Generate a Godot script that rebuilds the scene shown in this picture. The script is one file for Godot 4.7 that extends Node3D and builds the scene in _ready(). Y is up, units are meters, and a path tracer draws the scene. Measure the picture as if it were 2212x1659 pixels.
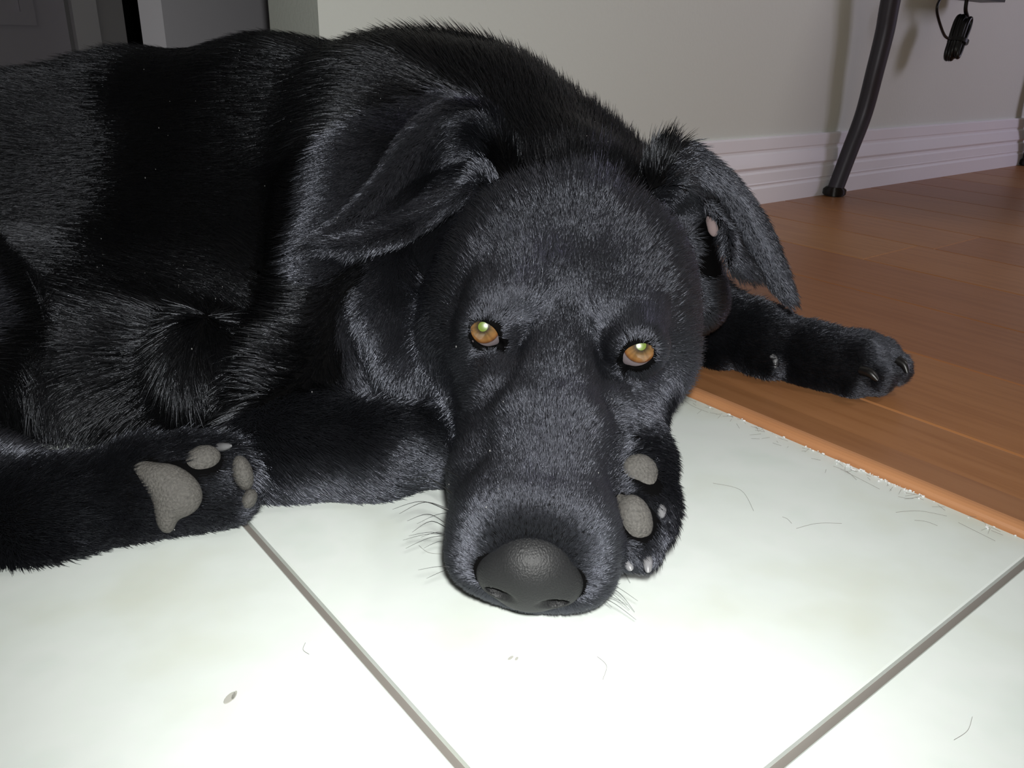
extends Node3D

# ------------------------------------------------------------------ helpers
var taken := {}
var rng := RandomNumberGenerator.new()

func numbered(called: String) -> String:
	var n: int = taken.get(called, 0)
	taken[called] = n + 1
	return called if n == 0 else "%s_%03d" % [called, n]

func mat(c: Color, rough := 0.6, metal := 0.0) -> StandardMaterial3D:
	var m := StandardMaterial3D.new()
	m.albedo_color = c
	m.roughness = rough
	m.metallic = metal
	return m

func tag(o: Node, label := "", category := "", group := "", kind := "") -> Node:
	if label: o.set_meta("label", label)
	if category: o.set_meta("category", category)
	if group: o.set_meta("group", group)
	if kind: o.set_meta("kind", kind)
	return o

func thing(called: String, at: Vector3, label: String, category: String, group := "") -> Node3D:
	var o := Node3D.new()
	o.name = numbered(called)
	add_child(o, true)
	o.position = at
	tag(o, label, category, group)
	return o

func obj(called: String, mesh: Mesh, m: Material, parent: Node = null) -> MeshInstance3D:
	var o := MeshInstance3D.new()
	o.name = numbered(called) if parent == null else called
	o.mesh = mesh
	o.material_override = m
	(self if parent == null else parent).add_child(o, true)
	return o

func struct(called: String, mesh: Mesh, m: Material, label: String, category: String) -> MeshInstance3D:
	var o := obj(called, mesh, m)
	tag(o, label, category, "", "structure")
	return o

func quad(st: SurfaceTool, a: Vector3, b: Vector3, c: Vector3, d: Vector3, n: Vector3) -> void:
	# corners in order round the face; the winding is turned to face n
	var pts := [a, b, c, a, c, d]
	if (b - a).cross(c - a).dot(n) > 0.0:
		pts = [a, c, b, a, d, c]
	for p in pts:
		st.set_normal(n)
		st.add_vertex(p)

func box_into(st: SurfaceTool, lo: Vector3, hi: Vector3, bevel := 0.0) -> void:
	# a box, its top edges chamfered when bevel > 0
	var l2 := lo + Vector3(bevel, 0, bevel)
	var h2 := hi - Vector3(bevel, 0, bevel)
	var ys := hi.y - bevel
	quad(st, Vector3(l2.x, hi.y, l2.z), Vector3(h2.x, hi.y, l2.z), Vector3(h2.x, hi.y, h2.z), Vector3(l2.x, hi.y, h2.z), Vector3.UP)
	quad(st, Vector3(lo.x, lo.y, lo.z), Vector3(hi.x, lo.y, lo.z), Vector3(hi.x, lo.y, hi.z), Vector3(lo.x, lo.y, hi.z), Vector3.DOWN)
	quad(st, Vector3(lo.x, lo.y, lo.z), Vector3(lo.x, lo.y, hi.z), Vector3(lo.x, ys, hi.z), Vector3(lo.x, ys, lo.z), Vector3.LEFT)
	quad(st, Vector3(hi.x, lo.y, lo.z), Vector3(hi.x, lo.y, hi.z), Vector3(hi.x, ys, hi.z), Vector3(hi.x, ys, lo.z), Vector3.RIGHT)
	quad(st, Vector3(lo.x, lo.y, lo.z), Vector3(hi.x, lo.y, lo.z), Vector3(hi.x, ys, lo.z), Vector3(lo.x, ys, lo.z), Vector3.FORWARD)
	quad(st, Vector3(lo.x, lo.y, hi.z), Vector3(hi.x, lo.y, hi.z), Vector3(hi.x, ys, hi.z), Vector3(lo.x, ys, hi.z), Vector3.BACK)
	if bevel > 0.0:
		quad(st, Vector3(lo.x, ys, lo.z), Vector3(lo.x, ys, hi.z), Vector3(l2.x, hi.y, h2.z), Vector3(l2.x, hi.y, l2.z), Vector3(-1, 1, 0).normalized())
		quad(st, Vector3(hi.x, ys, lo.z), Vector3(hi.x, ys, hi.z), Vector3(h2.x, hi.y, h2.z), Vector3(h2.x, hi.y, l2.z), Vector3(1, 1, 0).normalized())
		quad(st, Vector3(lo.x, ys, lo.z), Vector3(hi.x, ys, lo.z), Vector3(h2.x, hi.y, l2.z), Vector3(l2.x, hi.y, l2.z), Vector3(0, 1, -1).normalized())
		quad(st, Vector3(lo.x, ys, hi.z), Vector3(hi.x, ys, hi.z), Vector3(h2.x, hi.y, h2.z), Vector3(l2.x, hi.y, h2.z), Vector3(0, 1, 1).normalized())

func start() -> SurfaceTool:
	var st := SurfaceTool.new()
	st.begin(Mesh.PRIMITIVE_TRIANGLES)
	return st

func box_mesh(lo: Vector3, hi: Vector3, bevel := 0.0) -> ArrayMesh:
	var st := start()
	box_into(st, lo, hi, bevel)
	return st.commit()

func extrude_x(profile: Array, x0: float, x1: float) -> ArrayMesh:
	# profile of (z, y) points, open at its back, swept along x
	var st := start()
	for i in profile.size() - 1:
		var p: Vector2 = profile[i]
		var q: Vector2 = profile[i + 1]
		var d := q - p
		var n := Vector3(0, d.x, -d.y).normalized()
		if n.dot(Vector3(0, 0.3, 1)) < 0.0: n = -n
		quad(st, Vector3(x0, p.y, p.x), Vector3(x1, p.y, p.x), Vector3(x1, q.y, q.x), Vector3(x0, q.y, q.x), n)
	return st.commit()

func tube_into(st: SurfaceTool, path: PackedVector3Array, radii: PackedFloat32Array, sides := 12) -> void:
	var n := path.size()
	var side := Vector3.ZERO
	var rings: Array = []
	for i in n:
		var t := (path[mini(i + 1, n - 1)] - path[maxi(i - 1, 0)]).normalized()
		if side == Vector3.ZERO:
			side = t.cross(Vector3.UP if absf(t.y) < 0.9 else Vector3.RIGHT).normalized()
		side = (side - t * side.dot(t)).normalized()
		var up := t.cross(side)
		var ring := []
		for k in sides + 1:
			var a := TAU * k / sides
			ring.append([path[i] + (side * cos(a) + up * sin(a)) * radii[i], side * cos(a) + up * sin(a)])
		rings.append(ring)
	for i in n - 1:
		for k in sides:
			var a: Array = rings[i][k]
			var b: Array = rings[i][k + 1]
			var c: Array = rings[i + 1][k + 1]
			var d: Array = rings[i + 1][k]
			for v in [a, c, b, a, d, c]:
				st.set_normal(v[1])
				st.add_vertex(v[0])
	for e in [0, n - 1]:
		var t2: Vector3 = (path[0] - path[1]).normalized() if e == 0 else (path[n - 1] - path[n - 2]).normalized()
		for k in sides:
			var a: Vector3 = rings[e][k][0]
			var b: Vector3 = rings[e][k + 1][0]
			var tri := [path[e], a, b] if e == 0 else [path[e], b, a]
			if (tri[1] - tri[0]).cross(tri[2] - tri[0]).dot(t2) > 0.0:
				tri = [tri[0], tri[2], tri[1]]
			for v in tri:
				st.set_normal(t2)
				st.add_vertex(v)

func smooth_path(pts: Array, per := 8) -> PackedVector3Array:
	var c := Curve3D.new()
	for i in pts.size():
		var a: Vector3 = pts[maxi(i - 1, 0)]
		var b: Vector3 = pts[mini(i + 1, pts.size() - 1)]
		var t := (b - a) / 6.0
		c.add_point(pts[i], -t, t)
	var out := PackedVector3Array()
	for i in pts.size() - 1:
		for k in per:
			out.append(c.sample(i, float(k) / per))
	out.append(pts[pts.size() - 1])
	return out

func tube(pts: Array, r0: float, r1: float, sides := 12, per := 8) -> ArrayMesh:
	var path := smooth_path(pts, per)
	var radii := PackedFloat32Array()
	for i in path.size():
		radii.append(lerpf(r0, r1, float(i) / (path.size() - 1)))
	var st := start()
	tube_into(st, path, radii, sides)
	return st.commit()

func noise_tex(freq: float, ramp: Array, size := 512, seed_ := 1, kind := FastNoiseLite.TYPE_SIMPLEX_SMOOTH, as_normal := false, octaves := 4) -> NoiseTexture2D:
	var t := NoiseTexture2D.new()
	t.width = size
	t.height = size
	t.seamless = true
	var n := FastNoiseLite.new()
	n.noise_type = kind
	n.seed = seed_
	n.frequency = freq
	n.fractal_octaves = octaves
	t.noise = n
	if as_normal:
		t.as_normal_map = true
		t.bump_strength = 6.0
	elif ramp.size():
		var g := Gradient.new()
		g.offsets = PackedFloat32Array(ramp.map(func(e): return e[0]))
		g.colors = PackedColorArray(ramp.map(func(e): return e[1]))
		t.color_ramp = g
	return t

# ------------------------------------------------------------------ implicit body
# kind 0: tapered capsule, 1: turned ellipsoid, 2: thick triangle; each joined (op 0) or cut away (op 1) smoothly over k
class Field:
	var kind := PackedInt32Array()
	var op := PackedInt32Array()
	var k := PackedFloat32Array()
	var a := PackedVector3Array()
	var b := PackedVector3Array()
	var c := PackedVector3Array()
	var r := PackedFloat32Array()
	var dr := PackedFloat32Array()
	var inv := PackedFloat32Array()
	var turn: Array[Basis] = []
	var mid := PackedVector3Array()
	var reach := PackedFloat32Array()

	func _add(kd: int, o: int, kk: float, a_: Vector3, b_: Vector3, c_: Vector3, r_: float, dr_: float, i_: float, t_: Basis, m_: Vector3, re: float) -> void:
		kind.append(kd); op.append(o); k.append(kk); a.append(a_); b.append(b_); c.append(c_); r.append(r_); dr.append(dr_); inv.append(i_); turn.append(t_); mid.append(m_); reach.append(re)

	func cap(p: Vector3, q: Vector3, r0: float, r1: float, kk: float, o := 0) -> void:
		var d := q - p
		_add(0, o, kk, p, d, Vector3.ZERO, r0, r1 - r0, 1.0 / maxf(d.length_squared(), 1e-9), Basis(), (p + q) * 0.5, d.length() * 0.5 + maxf(r0, r1))

	func ell(p: Vector3, rad: Vector3, t: Basis, kk: float, o := 0) -> void:
		_add(1, o, kk, p, Vector3.ONE / rad, Vector3.ONE / (rad * rad), 0, 0, 0, t.transposed(), p, maxf(rad.x, maxf(rad.y, rad.z)))

	func tri(p: Vector3, q: Vector3, s: Vector3, th: float, kk: float) -> void:
		var m := (p + q + s) / 3.0
		_add(2, 0, kk, p, q, s, th, 0, 0, Basis(), m, maxf((p - m).length(), maxf((q - m).length(), (s - m).length())) + th)

	func one(i: int, p: Vector3) -> float:
		var kd := kind[i]
		if kd == 0:
			var pa := p - a[i]
			var ba := b[i]
			var t := clampf(pa.dot(ba) * inv[i], 0.0, 1.0)
			return (pa - ba * t).length() - r[i] - dr[i] * t
		if kd == 1:
			var q: Vector3 = turn[i] * (p - a[i])
			var k0 := (q * b[i]).length()
			var k1 := (q * c[i]).length()
			return k0 * (k0 - 1.0) / maxf(k1, 1e-6)
		var A := a[i]
		var ba2 := b[i] - A
		var pa2 := p - A
		var cb := c[i] - b[i]
		var pb := p - b[i]
		var ac := A - c[i]
		var pc := p - c[i]
		var nor := ba2.cross(ac)
		var s := signf(ba2.cross(nor).dot(pa2)) + signf(cb.cross(nor).dot(pb)) + signf(ac.cross(nor).dot(pc))
		if s < 2.0:
			var d1 := (ba2 * clampf(ba2.dot(pa2) / ba2.length_squared(), 0, 1) - pa2).length_squared()
			var d2 := (cb * clampf(cb.dot(pb) / cb.length_squared(), 0, 1) - pb).length_squared()
			var d3 := (ac * clampf(ac.dot(pc) / ac.length_squared(), 0, 1) - pc).length_squared()
			return sqrt(minf(d1, minf(d2, d3))) - r[i]
		return absf(nor.dot(pa2)) / nor.length() - r[i]

	func at(p: Vector3, list: PackedInt32Array) -> float:
		var d := 10.0
		for i in list:
			var e := one(i, p)
			var kk := k[i]
			if op[i] == 0:
				var h := kk - absf(d - e)
				d = minf(d, e)
				if h > 0.0: d -= h * h * 0.25 / kk
			else:
				var h := kk - absf(d + e)
				d = maxf(d, -e)
				if h > 0.0: d += h * h * 0.25 / kk
		return d

	func all() -> PackedInt32Array:
		return PackedInt32Array(range(kind.size()))

	func near(p: Vector3, within: float) -> PackedInt32Array:
		var out := PackedInt32Array()
		for i in kind.size():
			if p.distance_to(mid[i]) - reach[i] < within: out.append(i)
		return out

const N := 8
var job_field: Field
var job_lo: Vector3
var job_cell: float
var job_dim: Vector3i
var job_skip: Array
var job_out: Array

func block(n: int) -> void:
	# one block of N^3 cells: [vertices, normals, cells' keys, crossed edges]
	var bx := n % job_dim.x
	var by := (n / job_dim.x) % job_dim.y
	var bz := n / (job_dim.x * job_dim.y)
	var s := job_cell
	var org := job_lo + Vector3(bx, by, bz) * (N * s)
	var half := N * s * 0.5
	var centre := org + Vector3(half, half, half)
	var diag := half * 1.7321 + s
	var f := job_field
	var list := f.near(centre, diag + 0.045)
	if list.is_empty(): return
	var d0 := f.at(centre, list)
	if absf(d0) > diag * 1.25: return
	list = f.near(centre, maxf(d0, 0.0) + diag * 2.0 + 0.012)
	var w := N + 2
	var v := PackedFloat32Array()
	v.resize(w * w * w)
	var i := 0
	var neg := false
	var pos := false
	for z in w:
		for y in w:
			for x in w:
				var d := f.at(org + Vector3(x, y, z) * s, list)
				v[i] = d
				if d < 0.0: neg = true
				else: pos = true
				i += 1
	if not (neg and pos): return
	var verts := PackedVector3Array()
	var norms := PackedVector3Array()
	var keys := PackedInt64Array()
	var quads: Array = []
	var ww := w * w
	# cells -1 .. N-1 are needed for edges of this block; vertices are made for cells 0 .. N-1
	for z in N:
		for y in N:
			for x in N:
				var o := x + y * w + z * ww
				var c0 := v[o]; var c1 := v[o + 1]; var c2 := v[o + w]; var c3 := v[o + w + 1]
				var c4 := v[o + ww]; var c5 := v[o + ww + 1]; var c6 := v[o + ww + w]; var c7 := v[o + ww + w + 1]
				var m := int(c0 < 0.0) + int(c1 < 0.0) + int(c2 < 0.0) + int(c3 < 0.0) + int(c4 < 0.0) + int(c5 < 0.0) + int(c6 < 0.0) + int(c7 < 0.0)
				if m == 0 or m == 8: continue
				var sum := Vector3.ZERO
				var cnt := 0
				if (c0 < 0.0) != (c1 < 0.0): sum += Vector3(c0 / (c0 - c1), 0, 0); cnt += 1
				if (c2 < 0.0) != (c3 < 0.0): sum += Vector3(c2 / (c2 - c3), 1, 0); cnt += 1
				if (c4 < 0.0) != (c5 < 0.0): sum += Vector3(c4 / (c4 - c5), 0, 1); cnt += 1
				if (c6 < 0.0) != (c7 < 0.0): sum += Vector3(c6 / (c6 - c7), 1, 1); cnt += 1
				if (c0 < 0.0) != (c2 < 0.0): sum += Vector3(0, c0 / (c0 - c2), 0); cnt += 1
				if (c1 < 0.0) != (c3 < 0.0): sum += Vector3(1, c1 / (c1 - c3), 0); cnt += 1
				if (c4 < 0.0) != (c6 < 0.0): sum += Vector3(0, c4 / (c4 - c6), 1); cnt += 1
				if (c5 < 0.0) != (c7 < 0.0): sum += Vector3(1, c5 / (c5 - c7), 1); cnt += 1
				if (c0 < 0.0) != (c4 < 0.0): sum += Vector3(0, 0, c0 / (c0 - c4)); cnt += 1
				if (c1 < 0.0) != (c5 < 0.0): sum += Vector3(1, 0, c1 / (c1 - c5)); cnt += 1
				if (c2 < 0.0) != (c6 < 0.0): sum += Vector3(0, 1, c2 / (c2 - c6)); cnt += 1
				if (c3 < 0.0) != (c7 < 0.0): sum += Vector3(1, 1, c3 / (c3 - c7)); cnt += 1
				var gx := bx * N + x
				var gy := by * N + y
				var gz := bz * N + z
				verts.append(org + (Vector3(x, y, z) + sum / cnt) * s)
				norms.append(Vector3(c1 - c0 + c3 - c2 + c5 - c4 + c7 - c6, c2 - c0 + c3 - c1 + c6 - c4 + c7 - c5, c4 - c0 + c5 - c1 + c6 - c2 + c7 - c3).normalized())
				keys.append(gx | (gy << 20) | (gz << 40))
				# edges that start at this cell's far corners (x+1, y+1, z+1) belong to it
				if (c7 < 0.0) != (c6 < 0.0): quads.append([gx, gy, gz, 0, c6 < 0.0])
				if (c7 < 0.0) != (c5 < 0.0): quads.append([gx, gy, gz, 1, c5 < 0.0])
				if (c7 < 0.0) != (c3 < 0.0): quads.append([gx, gy, gz, 2, c3 < 0.0])
	job_out[n] = [verts, norms, keys, quads]

func surface_nets(f: Field, lo: Vector3, hi: Vector3, cell: float, skip: Array, V: PackedVector3Array, NN: PackedVector3Array, I: PackedInt32Array) -> Array:
	job_field = f
	job_lo = lo
	job_cell = cell
	var size := (hi - lo) / (cell * N)
	job_dim = Vector3i(ceili(size.x), ceili(size.y), ceili(size.z))
	var total := job_dim.x * job_dim.y * job_dim.z
	job_out = []
	job_out.resize(total)
	var id := WorkerThreadPool.add_group_task(block, total, 4, true)
	WorkerThreadPool.wait_for_group_task_completion(id)
	var index := {}
	for part in job_out:
		if part == null: continue
		var ks: PackedInt64Array = part[2]
		for i in ks.size():
			index[ks[i]] = V.size() + i
		V.append_array(part[0])
		NN.append_array(part[1])
	var inside := func(p: Vector3) -> bool:
		for bx in skip:
			var b: AABB = bx
			if b.has_point(p): return true
		return false
	for part in job_out:
		if part == null: continue
		for q in part[3]:
			var x: int = q[0]; var y: int = q[1]; var z: int = q[2]
			var k0 := x | (y << 20) | (z << 40)
			var k1 := 0; var k2 := 0; var k3 := 0
			match q[3]:
				0:
					k1 = x | ((y + 1) << 20) | (z << 40); k2 = x | ((y + 1) << 20) | ((z + 1) << 40); k3 = x | (y << 20) | ((z + 1) << 40)
				1:
					k1 = x | (y << 20) | ((z + 1) << 40); k2 = (x + 1) | (y << 20) | ((z + 1) << 40); k3 = (x + 1) | (y << 20) | (z << 40)
				2:
					k1 = (x + 1) | (y << 20) | (z << 40); k2 = (x + 1) | ((y + 1) << 20) | (z << 40); k3 = x | ((y + 1) << 20) | (z << 40)
			var i0: int = index[k0]
			var i1: int = index.get(k1, -1); var i2: int = index.get(k2, -1); var i3: int = index.get(k3, -1)
			if i1 < 0 or i2 < 0 or i3 < 0: continue
			if skip.size() and inside.call(V[i0]): continue
			if q[4]: # inside on the low side: outward is +axis; front faces run clockwise
				I.append_array(PackedInt32Array([i0, i2, i1, i0, i3, i2]))
			else:
				I.append_array(PackedInt32Array([i0, i1, i2, i0, i2, i3]))
	return [V, NN, I]

func net_mesh(f: Field, lo: Vector3, hi: Vector3, cell: float) -> ArrayMesh:
	var r := surface_nets(f, lo, hi, cell, [], PackedVector3Array(), PackedVector3Array(), PackedInt32Array())
	return arrays_mesh(r[0], r[1], r[2])

func arrays_mesh(V: PackedVector3Array, NN: PackedVector3Array, I: PackedInt32Array) -> ArrayMesh:
	var arr := []
	arr.resize(Mesh.ARRAY_MAX)
	arr[Mesh.ARRAY_VERTEX] = V
	arr[Mesh.ARRAY_NORMAL] = NN
	arr[Mesh.ARRAY_INDEX] = I
	var m := ArrayMesh.new()
	m.add_surface_from_arrays(Mesh.PRIMITIVE_TRIANGLES, arr)
	return m

# ------------------------------------------------------------------ the scene
func _ready() -> void:
	rng.seed = 7
	# camera
	var cam := Camera3D.new()
	cam.name = "camera"
	cam.fov = 50.0
	cam.near = 0.02
	cam.far = 30.0
	var cb := Basis(Vector3(0.78316, 0.02811, 0.62118), Vector3(0.21913, 0.92242, -0.31801), Vector3(-0.58193, 0.38517, 0.71624)).orthonormalized()
	cam.transform = Transform3D(cb, Vector3(0, 0.22, 0))
	add_child(cam)
	cam.current = true
	# environment: a closed room, the sky is never seen
	var env := Environment.new()
	env.background_mode = Environment.BG_COLOR
	env.background_color = Color(0.02, 0.02, 0.02)
	env.tonemap_mode = Environment.TONE_MAPPER_LINEAR
	env.tonemap_exposure = 1.0
	env.sdfgi_enabled = true
	env.ssao_enabled = true
	env.ssil_enabled = true
	var we := WorldEnvironment.new()
	we.name = "environment"
	we.environment = env
	add_child(we)
	# the phone's flash, right above the lens
	var flash := SpotLight3D.new()
	flash.name = "phone_flash"
	flash.light_color = Color(1.0, 1.0, 0.985)
	flash.light_energy = 0.28
	flash.spot_range = 8.0
	flash.spot_attenuation = 2.0
	flash.spot_angle = 58.0
	flash.spot_angle_attenuation = 1.0
	flash.light_size = 0.006
	flash.shadow_enabled = true
	flash.transform = Transform3D(cb, Vector3(0, 0.22, 0) + cb.x * 0.012 + cb.y * 0.026)
	add_child(flash)
	# a dim ceiling lamp and the bluish glow of a television at the room's right end
	room_lamps()
	room()
	litter()
	furniture()
	dog()

func room_lamps() -> void:
	var lamp := thing("ceiling_lamp", Vector3(1.6, 2.36, 0.8), "flat square white lamp glowing on the ceiling", "lamp")
	var glow := mat(Color(0.9, 0.88, 0.84), 0.5)
	glow.emission_enabled = true
	glow.emission = Color(1.0, 0.985, 0.97)
	glow.emission_energy_multiplier = 0.6
	obj("housing", box_mesh(Vector3(-0.22, 0.0, -0.22), Vector3(0.22, 0.035, 0.22), 0.005), mat(Color(0.8, 0.8, 0.8)), lamp)
	obj("lamp_glass", box_mesh(Vector3(-0.2, -0.015, -0.2), Vector3(0.2, -0.001, 0.2)), glow, lamp)
	var l := AreaLight3D.new()
	l.name = "ceiling_lamp_light"
	l.area_size = Vector2(0.4, 0.4)
	l.light_color = Color(1.0, 0.985, 0.97)
	l.light_energy = 1.1
	l.shadow_enabled = true
	l.transform = Transform3D(Basis(Vector3.RIGHT, -PI / 2), Vector3(1.6, 2.335, 0.8))
	add_child(l)
	var tv := thing("television", Vector3(2.6, 0.455, 0.55), "black television glowing pale violet on a low stand", "television")
	var tb := Basis.looking_at(Vector3(1.0, 0.0, 0.9).normalized(), Vector3.UP)
	tv.basis = tb
	var scr := mat(Color(0.1, 0.1, 0.12), 0.3)
	scr.emission_enabled = true
	scr.emission = Color(0.86, 0.82, 1.0)
	scr.emission_energy_multiplier = 0.8
	obj("casing", box_mesh(Vector3(-0.42, 0.0, -0.05), Vector3(0.42, 0.5, -0.005), 0.004), mat(Color(0.03, 0.03, 0.03), 0.4), tv)
	obj("screen", box_mesh(Vector3(-0.4, 0.02, -0.005), Vector3(0.4, 0.48, 0.0)), scr, tv)
	obj("stand_foot", box_mesh(Vector3(-0.15, -0.049, -0.1), Vector3(0.15, 0.0, 0.06), 0.003), mat(Color(0.03, 0.03, 0.03), 0.4), tv)
	var s := thing("low_cabinet", Vector3(2.6, 0, 0.55), "low dark wooden cabinet under the television", "cabinet")
	s.basis = Basis.looking_at(Vector3(1.0, 0.0, 0.9).normalized(), Vector3.UP)
	obj("body", box_mesh(Vector3(-0.5, 0.0, -0.3), Vector3(0.5, 0.405, 0.1), 0.004), mat(Color(0.12, 0.08, 0.06), 0.5), s)
	var t := AreaLight3D.new()
	t.name = "television_light"
	t.area_size = Vector2(0.36, 0.46)
	t.light_color = Color(0.93, 0.9, 1.0)
	t.light_energy = 0.65
	t.shadow_enabled = true
	t.transform = Transform3D(Basis.looking_at(-Vector3(1.0, 0.0, 0.9).normalized(), Vector3.UP), Vector3(2.6, 0.7, 0.55) - Vector3(1.0, 0.0, 0.9).normalized() * 0.03)
	add_child(t)

func room() -> void:
	var paint := mat(Color(0.86, 0.875, 0.84), 0.55)
	var grain := noise_tex(0.05, [], 512, 3, FastNoiseLite.TYPE_SIMPLEX_SMOOTH, true)
	paint.normal_enabled = true
	paint.normal_texture = grain
	paint.normal_scale = 0.08
	paint.uv1_triplanar = true
	paint.uv1_world_triplanar = true
	paint.uv1_scale = Vector3(6, 6, 6)
	var trimw := mat(Color(0.96, 0.95, 0.965), 0.35)
	var dim := mat(Color(0.78, 0.77, 0.78), 0.6)
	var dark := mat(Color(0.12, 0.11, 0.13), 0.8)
	struct("wall_right", box_mesh(Vector3(0.375, 0, -0.87), Vector3(3.3, 2.4, -0.76)), paint, "pale greenish grey wall behind the dog", "wall")
	struct("wall_end", box_mesh(Vector3(3.2, 0, -0.76), Vector3(3.3, 2.4, 2.3)), paint, "pale wall closing the right end of the room", "wall")
	struct("wall_front", box_mesh(Vector3(-1.2, 0, 2.2), Vector3(3.2, 2.4, 2.3)), paint, "pale wall behind the camera", "wall")
	struct("wall_left", box_mesh(Vector3(-1.3, 0, -2.4), Vector3(-1.2, 2.4, 2.3)), paint, "pale wall closing the left end of the room", "wall")
	struct("ceiling", box_mesh(Vector3(-1.3, 2.4, -5.2), Vector3(3.3, 2.5, 2.3)), mat(Color(0.85, 0.85, 0.84), 0.8), "plain white ceiling", "ceiling")
	# hallway
	struct("wall_hall", box_mesh(Vector3(0.583, 0, -2.5), Vector3(0.648, 2.4, -2.4)), dim, "narrow grey strip of hallway wall between door casing and dark doorway", "wall")
	struct("wall_hall", box_mesh(Vector3(1.4, 0, -2.5), Vector3(3.3, 2.4, -2.4)), dim, "hallway wall beyond the open door", "wall")
	struct("wall_hall", box_mesh(Vector3(-1.3, 0, -2.55), Vector3(0.583, 2.4, -2.47)), dim, "hallway wall behind the closed panel door", "wall")
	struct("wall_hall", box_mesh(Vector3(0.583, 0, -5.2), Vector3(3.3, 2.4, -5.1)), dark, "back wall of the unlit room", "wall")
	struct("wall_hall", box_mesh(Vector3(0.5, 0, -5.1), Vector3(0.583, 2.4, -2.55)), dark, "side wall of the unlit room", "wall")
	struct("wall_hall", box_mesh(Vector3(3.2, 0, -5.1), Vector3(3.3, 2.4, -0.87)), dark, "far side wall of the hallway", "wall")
	# closed panel door with moulded panels, and its casing
	var door := thing("door_1", Vector3(0, 0, -2.4), "dim white panel door closed in the hallway", "door")
	tag(door, "", "", "", "structure")
	var dm := mat(Color(0.8, 0.78, 0.82), 0.45)
	obj("leaf", box_mesh(Vector3(-0.28, 0.01, -0.06), Vector3(0.52, 2.0, -0.03), 0.002), dm, door)
	for e in [[-0.16, 0.3, 0.43, 0.95], [-0.16, 1.05, 0.43, 1.9]]:
		var x0: float = e[0]
		var y0: float = e[1] - 0.08
		var x1: float = e[2] + 0.02
		var y1: float = e[3]
		var st := start()
		for w in [[x0, y0, x1, y0 + 0.03], [x0, y1 - 0.03, x1, y1], [x0, y0 + 0.03, x0 + 0.03, y1 - 0.03], [x1 - 0.03, y0 + 0.03, x1, y1 - 0.03]]:
			box_into(st, Vector3(w[0], w[1], -0.031), Vector3(w[2], w[3], -0.018))
		obj("panel_moulding", st.commit(), dm, door)
		obj("panel", box_mesh(Vector3(x0 + 0.06, y0 + 0.06, -0.031), Vector3(x1 - 0.06, y1 - 0.06, -0.022)), dm, door)
	var st2 := start()
	box_into(st2, Vector3(0.527, 0, -2.42), Vector3(0.583, 2.0, -2.385))
	box_into(st2, Vector3(-0.35, 0, -2.42), Vector3(-0.29, 2.0, -2.385))
	box_into(st2, Vector3(-0.35, 2.0, -2.42), Vector3(0.583, 2.05, -2.385))
	struct("trim_1", st2.commit(), trimw, "pale casing round the closed hallway door", "trim")
	# the door leaf that stands ajar, its edge towards us
	var d2 := thing("door_2", Vector3(0.372, 0, -1.2), "pale flush door standing ajar with bright edge", "door")
	tag(d2, "", "", "", "structure")
	d2.rotation.y = atan2(0.6, 0.8)
	obj("leaf", box_mesh(Vector3(0.0, 0.01, -0.035), Vector3(0.76, 2.0, 0.0), 0.001), mat(Color(0.93, 0.92, 0.95), 0.5), d2)
	obj("door_handle", tube([Vector3(0.06, 1.0, 0.0), Vector3(0.06, 1.0, 0.045), Vector3(0.08, 1.0, 0.05), Vector3(0.16, 1.0, 0.05)], 0.008, 0.008), mat(Color(0.6, 0.6, 0.6), 0.3, 1.0), d2)
	# baseboard with a stepped moulding
	var prof: Array = []
	for p in [[-0.7605, 0.0985], [-0.756, 0.0985], [-0.754, 0.096], [-0.7535, 0.081], [-0.7545, 0.079], [-0.7545, 0.076], [-0.7525, 0.073], [-0.7505, 0.062], [-0.7495, 0.056], [-0.751, 0.053], [-0.7525, 0.052], [-0.7525, 0.049], [-0.7505, 0.046], [-0.7495, 0.033], [-0.749, 0.031], [-0.7505, 0.029], [-0.7505, 0.027], [-0.7485, 0.024], [-0.7485, 0.0]]:
		prof.append(Vector2(p[0], p[1]))
	struct("baseboard_right", extrude_x(prof, 0.368, 3.2), trimw, "white moulded baseboard along the foot of the pale wall", "baseboard")
	# floor: screed, tiles, planks, reducer strip
	var screed := mat(Color(0.46, 0.44, 0.42), 0.9)
	struct("floor", box_mesh(Vector3(-1.3, -0.08, -5.2), Vector3(3.3, -0.0035, 2.3)), screed, "floor of pale tiles meeting reddish wood planks", "floor")
	var floor_node := get_node("floor")
	var tile_m := mat(Color(0.88, 0.905, 0.89), 0.42)
	tile_m.albedo_texture = noise_tex(0.012, [[0.0, Color(0.95, 0.95, 0.92)], [0.45, Color(0.985, 0.99, 0.985)], [0.7, Color(1, 1, 1)], [1.0, Color(0.96, 0.975, 0.965)]], 512, 11)
	tile_m.uv1_triplanar = true
	tile_m.uv1_world_triplanar = true
	tile_m.uv1_scale = Vector3(1.7, 1.7, 1.7)
	tile_m.normal_enabled = true
	tile_m.normal_texture = noise_tex(0.02, [], 512, 5, FastNoiseLite.TYPE_SIMPLEX_SMOOTH, true)
	tile_m.normal_scale = 0.04
	var g := 0.0021
	var tile_mesh := {}
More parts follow.
